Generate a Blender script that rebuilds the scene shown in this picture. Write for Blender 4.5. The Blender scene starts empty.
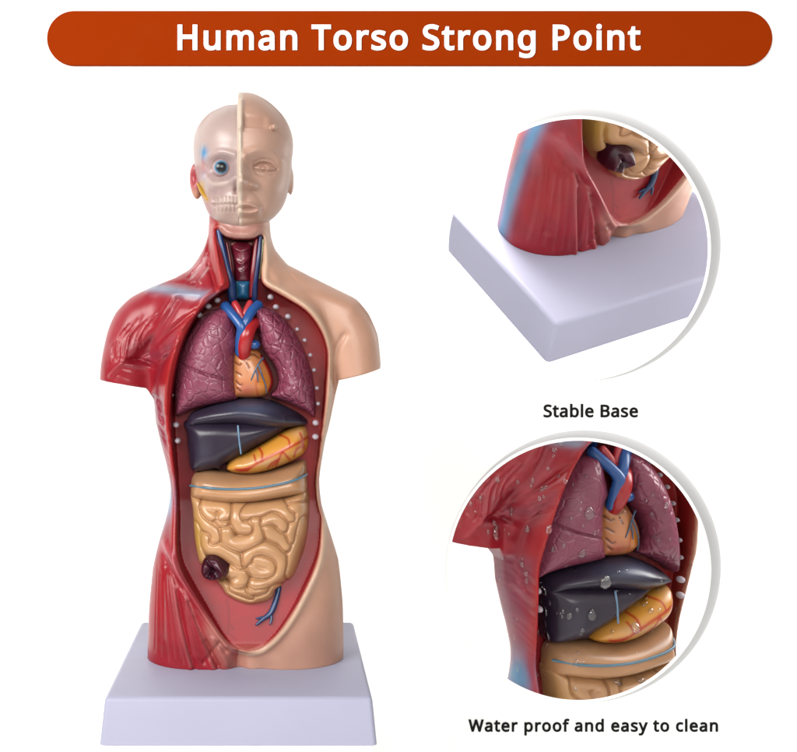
import bpy, bmesh, math, random, json
import numpy as np
from mathutils import Vector, Matrix, Euler
from mathutils.bvhtree import BVHTree

# ------------------------------------------------------------------ set-up
# Working unit: one millimetre.  x to the right, y away from the viewer, z up.
# Outlines are drawn in (px, py) of the front view; up() turns such a point at
# depth y into millimetres (camera 1015 mm in front of the torso).
random.seed(7); rng = np.random.default_rng(7)
sc = bpy.context.scene
C = sc.collection
CX, CY, F0, S = 281.0, 335.0, 1015.0, 0.001
ROOT = np.array([243.4, 0.0, -361.0])          # centre of the underside of the base
GAIN = 0.50

def up(p, y=0.0):
    p = np.asarray(p, float); k = 1 + y / F0
    return np.stack([CX + (p[:, 0] - CX) * k, (CY - p[:, 1]) * k], 1)

def to_px(v):
    k = 1 + v[:, 1] / F0
    return CX + (v[:, 0] - CX) / k, CY - v[:, 2] / k

def lin(r, g, b, gain=GAIN):
    c = np.array([r, g, b], float) / 255
    c = np.where(c <= 0.04045, c / 12.92, ((c + 0.055) / 1.055) ** 2.4)
    return c * gain

def ss(a, b, x):
    t = np.clip((x - a) / (b - a), 0, 1)
    return t * t * (3 - 2 * t)

def curve(pts, n=6, closed=True):
    P = np.asarray(pts, float); m = len(P); out = []
    t = np.linspace(0, 1, n, endpoint=False)[:, None]
    for i in range(m if closed else m - 1):
        if closed:
            a, b, c, d = P[i - 1], P[i], P[(i + 1) % m], P[(i + 2) % m]
        else:
            a, b, c, d = P[max(i - 1, 0)], P[i], P[i + 1], P[min(i + 2, m - 1)]
        out.append(.5 * (2 * b + (c - a) * t + (2 * a - 5 * b + 4 * c - d) * t ** 2 + (3 * b - a - 3 * c + d) * t ** 3))
    if not closed: out.append(P[-1:])
    return np.concatenate(out)

def line_d(P, X, Z):
    """distance to an open polyline"""
    D = np.full(X.shape, 1e9)
    for i in range(len(P) - 1):
        ax, az = P[i]; bx, bz = P[i + 1]
        ex, ez = bx - ax, bz - az
        t = np.clip(((X - ax) * ex + (Z - az) * ez) / (ex * ex + ez * ez + 1e-9), 0, 1)
        D = np.minimum(D, (X - ax - t * ex) ** 2 + (Z - az - t * ez) ** 2)
    return np.sqrt(D)

def poly_sd(P, X, Z):
    """signed distance to a closed polygon, negative inside"""
    D = line_d(np.concatenate([P, P[:1]]), X, Z)
    inside = np.zeros(X.shape, bool)
    for i in range(len(P)):
        ax, az = P[i - 1]; bx, bz = P[i]
        if az == bz: continue
        c = ((az > Z) != (bz > Z)) & (X < (bx - ax) * (Z - az) / (bz - az) + ax)
        inside ^= c
    return np.where(inside, -D, D)

def blur(A, s):
    r = int(3 * s) + 1
    k = np.exp(-.5 * (np.arange(-r, r + 1) / s) ** 2); k /= k.sum()
    for ax in (0, 1):
        B = np.pad(A, [(r, r) if a == ax else (0, 0) for a in (0, 1)], mode='edge')
        n = A.shape[ax]
        A = sum(k[i] * np.take(B, range(i, i + n), axis=ax) for i in range(2 * r + 1))
    return A

def smin(a, b, k):
    h = np.clip(.5 + .5 * (b - a) / k, 0, 1)
    return b + (a - b) * h - k * h * (1 - h)
def smax(a, b, k): return -smin(-a, -b, k)

def sample(A, xs, zs, x, z):
    h = xs[1] - xs[0]
    i = np.clip((x - xs[0]) / h, 0, len(xs) - 1.001); j = np.clip((z - zs[0]) / h, 0, len(zs) - 1.001)
    a = i.astype(int); b = j.astype(int); u = i - a; v = j - b
    return (A[a, b] * (1 - u) * (1 - v) + A[a + 1, b] * u * (1 - v) + A[a, b + 1] * (1 - u) * v + A[a + 1, b + 1] * u * v)

def nets(F, xs, ys, zs):
    """surface nets: quads around the zero level of F (negative inside)"""
    F = F.astype(np.float32)
    ins = F < 0
    n = ins[:-1, :-1, :-1].astype(np.int8)
    tot = np.zeros(n.shape, np.int8)
    cor = [(a, b, c) for a in (0, 1) for b in (0, 1) for c in (0, 1)]
    sh = F.shape
    for a, b, c in cor:
        tot += ins[a:sh[0] - 1 + a, b:sh[1] - 1 + b, c:sh[2] - 1 + c]
    act = np.argwhere((tot > 0) & (tot < 8))
    idx = np.full(n.shape, -1, np.int32); idx[tuple(act.T)] = np.arange(len(act))
    val = {c: F[act[:, 0] + c[0], act[:, 1] + c[1], act[:, 2] + c[2]] for c in cor}
    acc = np.zeros((len(act), 3)); cnt = np.zeros(len(act))
    for c in cor:
        for ax in range(3):
            if c[ax]: continue
            d = list(c); d[ax] = 1; d = tuple(d)
            va, vb = val[c], val[d]
            m = (va < 0) != (vb < 0)
            t = np.where(m, va / np.where(va == vb, 1, va - vb), 0)
            p = np.tile(np.array(c, float), (len(act), 1)); p[:, ax] += t
            acc += p * m[:, None]; cnt += m
    v = act + acc / cnt[:, None]
    h = np.array([xs[1] - xs[0], ys[1] - ys[0], zs[1] - zs[0]])
    v = v * h + np.array([xs[0], ys[0], zs[0]])
    quads = []
    for ax in range(3):
        b, c = [(1, 2), (2, 0), (0, 1)][ax]
        s0 = [slice(None)] * 3; s1 = [slice(None)] * 3
        s0[ax] = slice(0, sh[ax] - 1); s1[ax] = slice(1, sh[ax])
        A, B = ins[tuple(s0)], ins[tuple(s1)]
        e = np.argwhere(A != B)
        e = e[(e[:, b] > 0) & (e[:, c] > 0) & (e[:, b] < sh[b] - 1) & (e[:, c] < sh[c] - 1)]
        first = A[tuple(e.T)]
        q = []
        for ob, oc in ((1, 1), (0, 1), (0, 0), (1, 0)):
            g = e.copy(); g[:, b] -= ob; g[:, c] -= oc
            q.append(idx[tuple(g.T)])
        q = np.stack(q, 1)
        q[~first] = q[~first][:, ::-1]
        quads.append(q)
    q = np.concatenate(quads)
    return v, q[(q >= 0).all(1)]

# ------------------------------------------------------------------ objects
def empty(name, loc=(0, 0, 0), rot=(0, 0, 0), scale=1.0):
    o = bpy.data.objects.new(name, None); C.objects.link(o)
    o.location = loc; o.rotation_euler = rot; o.scale = (scale,) * 3; o.empty_display_size = .02
    return o

def tag(o, label, cat, group=None, kind=None):
    if label: o['label'] = label
    if cat: o['category'] = cat
    if group: o['group'] = group
    if kind: o['kind'] = kind
    return o

def link(name, me, mat, parent=None):
    o = bpy.data.objects.new(name, me); C.objects.link(o)
    if mat and not me.materials: me.materials.append(mat)
    if parent: o.parent = parent
    return o

def raw_mesh(name, v, faces, col=None, smooth=True, normals=None):
    me = bpy.data.meshes.new(name)
    me.from_pydata(v.tolist() if hasattr(v, 'tolist') else v, [], faces.tolist() if hasattr(faces, 'tolist') else faces)
    me.update()
    if smooth: me.polygons.foreach_set('use_smooth', np.ones(len(me.polygons), bool))
    if col is not None:
        at = me.color_attributes.new('Col', 'FLOAT_COLOR', 'POINT')
        c = np.ones((len(v), 4), np.float32); c[:, :3] = np.clip(col, 0, 1)
        at.data.foreach_set('color', c.ravel())
    if normals is not None: me.normals_split_custom_set_from_vertices(normals.tolist())
    return me

def local(v): return (np.asarray(v) - ROOT) * S

def model_part(name, v, q, col, mat, parent, normals=None):
    """mesh given in working millimetres; parent's origin is ROOT"""
    return link(name, raw_mesh(name, local(v), q, col, True, normals), mat, parent)

def vnormals(v, q):
    n = np.cross(v[q[:, 2]] - v[q[:, 0]], v[q[:, 3]] - v[q[:, 1]])
    N = np.zeros_like(v)
    for k in range(4): np.add.at(N, q[:, k], n)
    return N / (np.linalg.norm(N, axis=1, keepdims=True) + 1e-12)

def subset(v, q, keep):
    f = q[keep]; used = np.unique(f)
    m = np.full(len(v), -1); m[used] = np.arange(len(used))
    return used, m[f]

def tube(pts, rad, seg=14, n=8, flat=1.0):
    """round tube along (px, py, y) points; returns millimetre mesh"""
    P = np.array([[*up([p[:2]], p[2])[0], p[2]] for p in pts])[:, [0, 2, 1]]
    R = np.asarray(rad, float) if np.ndim(rad) else np.full(len(P), float(rad))
    Q = curve(np.concatenate([P, R[:, None]], 1), n, False); P, R = Q[:, :3], Q[:, 3]
    T = np.gradient(P, axis=0); T /= np.linalg.norm(T, axis=1, keepdims=True)
    ext = [(0, -1), (-1, 1)]
    # rounded ends
    cap = [(.35, .94), (.7, .71), (.95, .3)]
    PP = [P[0] - T[0] * R[0] * a for a, _ in cap[::-1]] + list(P) + [P[-1] + T[-1] * R[-1] * a for a, _ in cap]
    RR = [R[0] * b for _, b in cap[::-1]] + list(R) + [R[-1] * b for _, b in cap]
    TT = [T[0]] * 3 + list(T) + [T[-1]] * 3
    v, f = [], []
    N = np.cross(TT[0], [0, 1, 0]); N /= np.linalg.norm(N)
    for i, (p, r, t) in enumerate(zip(PP, RR, TT)):
        N = N - t * np.dot(N, t); N /= np.linalg.norm(N); B = np.cross(t, N)
        for k in range(seg):
            a = 2 * math.pi * k / seg
            v.append(p + r * (math.cos(a) * N + math.sin(a) * B * flat))
    L = len(PP)
    for i in range(L - 1):
        for k in range(seg):
            k2 = (k + 1) % seg
            f.append([i * seg + k, i * seg + k2, (i + 1) * seg + k2, (i + 1) * seg + k])
    f.append(list(range(seg))[::-1]); f.append([(L - 1) * seg + k for k in range(seg)])
    return np.array(v), f

def ball(c, r, seg=20, rings=12):
    v, f = [], []
    r = np.ones(3) * r
    for i in range(rings + 1):
        th = math.pi * i / rings
        for k in range(seg):
            a = 2 * math.pi * k / seg
            v.append([c[0] + r[0] * math.sin(th) * math.cos(a), c[1] + r[1] * math.sin(th) * math.sin(a), c[2] + r[2] * math.cos(th)])
    for i in range(rings):
        for k in range(seg):
            k2 = (k + 1) % seg
            f.append([i * seg + k, (i + 1) * seg + k, (i + 1) * seg + k2, i * seg + k2])
    return np.array(v), f

# ------------------------------------------------------------------ materials
def nodes(name):
    m = bpy.data.materials.new(name); m.use_nodes = True
    nt = m.node_tree; return m, nt, nt.nodes['Principled BSDF']

def painted(name, rough=.36, var=.10, bump=.0, bscale=300., bdist=.0006, stretch=(1, 1, 1), lobes=None, coat=0.0, sss=0.0, spec=.5):
    """painted plastic: the colour attribute, slightly mottled, with fine relief"""
    m, nt, bs = nodes(name); L = nt.links.new
    at = nt.nodes.new('ShaderNodeAttribute'); at.attribute_name = 'Col'
    tc = nt.nodes.new('ShaderNodeTexCoord')
    nz = nt.nodes.new('ShaderNodeTexNoise'); nz.inputs['Scale'].default_value = 45; nz.inputs['Detail'].default_value = 5
    L(tc.outputs['Object'], nz.inputs['Vector'])
    mr = nt.nodes.new('ShaderNodeMapRange'); mr.inputs['To Min'].default_value = 1 - var; mr.inputs['To Max'].default_value = 1 + var
    mr.inputs['From Min'].default_value = .3; mr.inputs['From Max'].default_value = .7
    L(nz.outputs['Fac'], mr.inputs['Value'])
    mx = nt.nodes.new('ShaderNodeMix'); mx.data_type = 'RGBA'; mx.blend_type = 'MULTIPLY'; mx.inputs['Factor'].default_value = 1
    L(at.outputs['Color'], mx.inputs['A']); L(mr.outputs['Result'], mx.inputs['B'])
    L(mx.outputs['Result'], bs.inputs['Base Color'])
    r2 = nt.nodes.new('ShaderNodeMapRange'); r2.inputs['To Min'].default_value = rough - .07; r2.inputs['To Max'].default_value = rough + .07
    L(nz.outputs['Fac'], r2.inputs['Value']); L(r2.outputs['Result'], bs.inputs['Roughness'])
    bs.inputs['Coat Weight'].default_value = coat; bs.inputs['Coat Roughness'].default_value = .18
    if sss:
        bs.inputs['Subsurface Weight'].default_value = sss; bs.inputs['Subsurface Radius'].default_value = (.004, .002, .0015)
        bs.inputs['Subsurface Scale'].default_value = 1
    bs.inputs['Specular IOR Level'].default_value = spec
    last = None
    if lobes:
        mp = nt.nodes.new('ShaderNodeMapping'); mp.inputs['Scale'].default_value = lobes['scale']; mp.inputs['Rotation'].default_value = lobes.get('rot', (0, 0, 0))
        nw = nt.nodes.new('ShaderNodeTexNoise'); nw.inputs['Scale'].default_value = 60
        L(tc.outputs['Object'], nw.inputs['Vector'])
        wm = nt.nodes.new('ShaderNodeMix'); wm.data_type = 'VECTOR'; wm.inputs['Factor'].default_value = lobes.get('warp', .012)
        L(tc.outputs['Object'], wm.inputs['A']); L(nw.outputs['Color'], wm.inputs['B'])
        L(wm.outputs['Result'], mp.inputs['Vector'])
        vo = nt.nodes.new('ShaderNodeTexVoronoi'); vo.feature = 'DISTANCE_TO_EDGE'; vo.inputs['Scale'].default_value = 1
        L(mp.outputs['Vector'], vo.inputs['Vector'])
        cr = nt.nodes.new('ShaderNodeMapRange'); cr.interpolation_type = 'SMOOTHERSTEP'
        cr.inputs['From Min'].default_value = .0; cr.inputs['From Max'].default_value = lobes.get('edge', .16)
        L(vo.outputs['Distance'], cr.inputs['Value'])
        bp = nt.nodes.new('ShaderNodeBump'); bp.inputs['Strength'].default_value = lobes.get('strength', .8); bp.inputs['Distance'].default_value = lobes.get('dist', .0016)
        L(cr.outputs['Result'], bp.inputs['Height']); last = bp
    if bump:
        mp = nt.nodes.new('ShaderNodeMapping'); mp.inputs['Scale'].default_value = stretch
        L(tc.outputs['Object'], mp.inputs['Vector'])
        n2 = nt.nodes.new('ShaderNodeTexNoise'); n2.inputs['Scale'].default_value = bscale; n2.inputs['Detail'].default_value = 4
        L(mp.outputs['Vector'], n2.inputs['Vector'])
        b2 = nt.nodes.new('ShaderNodeBump'); b2.inputs['Strength'].default_value = bump; b2.inputs['Distance'].default_value = bdist
        L(n2.outputs['Fac'], b2.inputs['Height'])
        if last: L(last.outputs['Normal'], b2.inputs['Normal'])
        last = b2
    if last: L(last.outputs['Normal'], bs.inputs['Normal'])
    return m

def plain(name, rgb, rough=.5, metal=0.0, var=.04, scale=30, spec=.5):
    m, nt, bs = nodes(name); L = nt.links.new
    tc = nt.nodes.new('ShaderNodeTexCoord'); nz = nt.nodes.new('ShaderNodeTexNoise'); nz.inputs['Scale'].default_value = scale
    L(tc.outputs['Object'], nz.inputs['Vector'])
    mx = nt.nodes.new('ShaderNodeMix'); mx.data_type = 'RGBA'
    mx.inputs['A'].default_value = (*[c * (1 - var) for c in rgb], 1); mx.inputs['B'].default_value = (*[min(1, c * (1 + var)) for c in rgb], 1)
    L(nz.outputs['Fac'], mx.inputs['Factor']); L(mx.outputs['Result'], bs.inputs['Base Color'])
    n2 = nt.nodes.new('ShaderNodeTexNoise'); n2.inputs['Scale'].default_value = scale * .8; n2.inputs['Detail'].default_value = 8; L(tc.outputs['Object'], n2.inputs['Vector'])
    mr = nt.nodes.new('ShaderNodeMapRange'); mr.inputs['From Min'].default_value = .3; mr.inputs['From Max'].default_value = .7
    mr.inputs['To Min'].default_value = max(0, rough - .1); mr.inputs['To Max'].default_value = min(1, rough + .1)
    L(n2.outputs['Fac'], mr.inputs['Value']); L(mr.outputs['Result'], bs.inputs['Roughness'])
    n3 = nt.nodes.new('ShaderNodeTexNoise'); n3.inputs['Scale'].default_value = 700; L(tc.outputs['Object'], n3.inputs['Vector'])
    bp = nt.nodes.new('ShaderNodeBump'); bp.inputs['Strength'].default_value = .08; bp.inputs['Distance'].default_value = .0003
    L(n3.outputs['Fac'], bp.inputs['Height']); L(bp.outputs['Normal'], bs.inputs['Normal'])
    bs.inputs['Metallic'].default_value = metal; bs.inputs['Specular IOR Level'].default_value = spec
    return m

M_MUSCLE = painted('painted_muscle', .31, .12, .22, 90, .0006, (3.2, 3.2, .5), spec=.34)
M_SKIN = painted('painted_skin', .40, .05, .12, 260, .0004)
M_LINING = painted('painted_lining', .42, .12, .2, 120, .0006, spec=.3)
M_SKULL = painted('painted_skull', .36, .05, .12, 260, .0004)
M_LUNG_A = painted('lung_plastic', .36, .10, .2, 200, .0004, lobes=dict(scale=(105, 60, 120), rot=(0, .5, 0), edge=.16, strength=.55, dist=.0012))
M_LUNG_B = painted('lung_plastic', .34, .10, .2, 200, .0004, lobes=dict(scale=(150, 60, 112), rot=(0, -.5, 0), edge=.26, strength=.7, dist=.0016))
M_ORGAN = painted('organ_plastic', .31, .07, .15, 180, .0004, coat=.1)
M_LIVER = painted('liver_plastic', .33, .14, .25, 120, .0004, spec=.4)
M_STUD = plain('stud_plastic', lin(205, 190, 200), .4)
M_BASE = plain('base_plastic', lin(203, 203, 228), .48, var=.03, scale=14, spec=.25)

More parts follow.
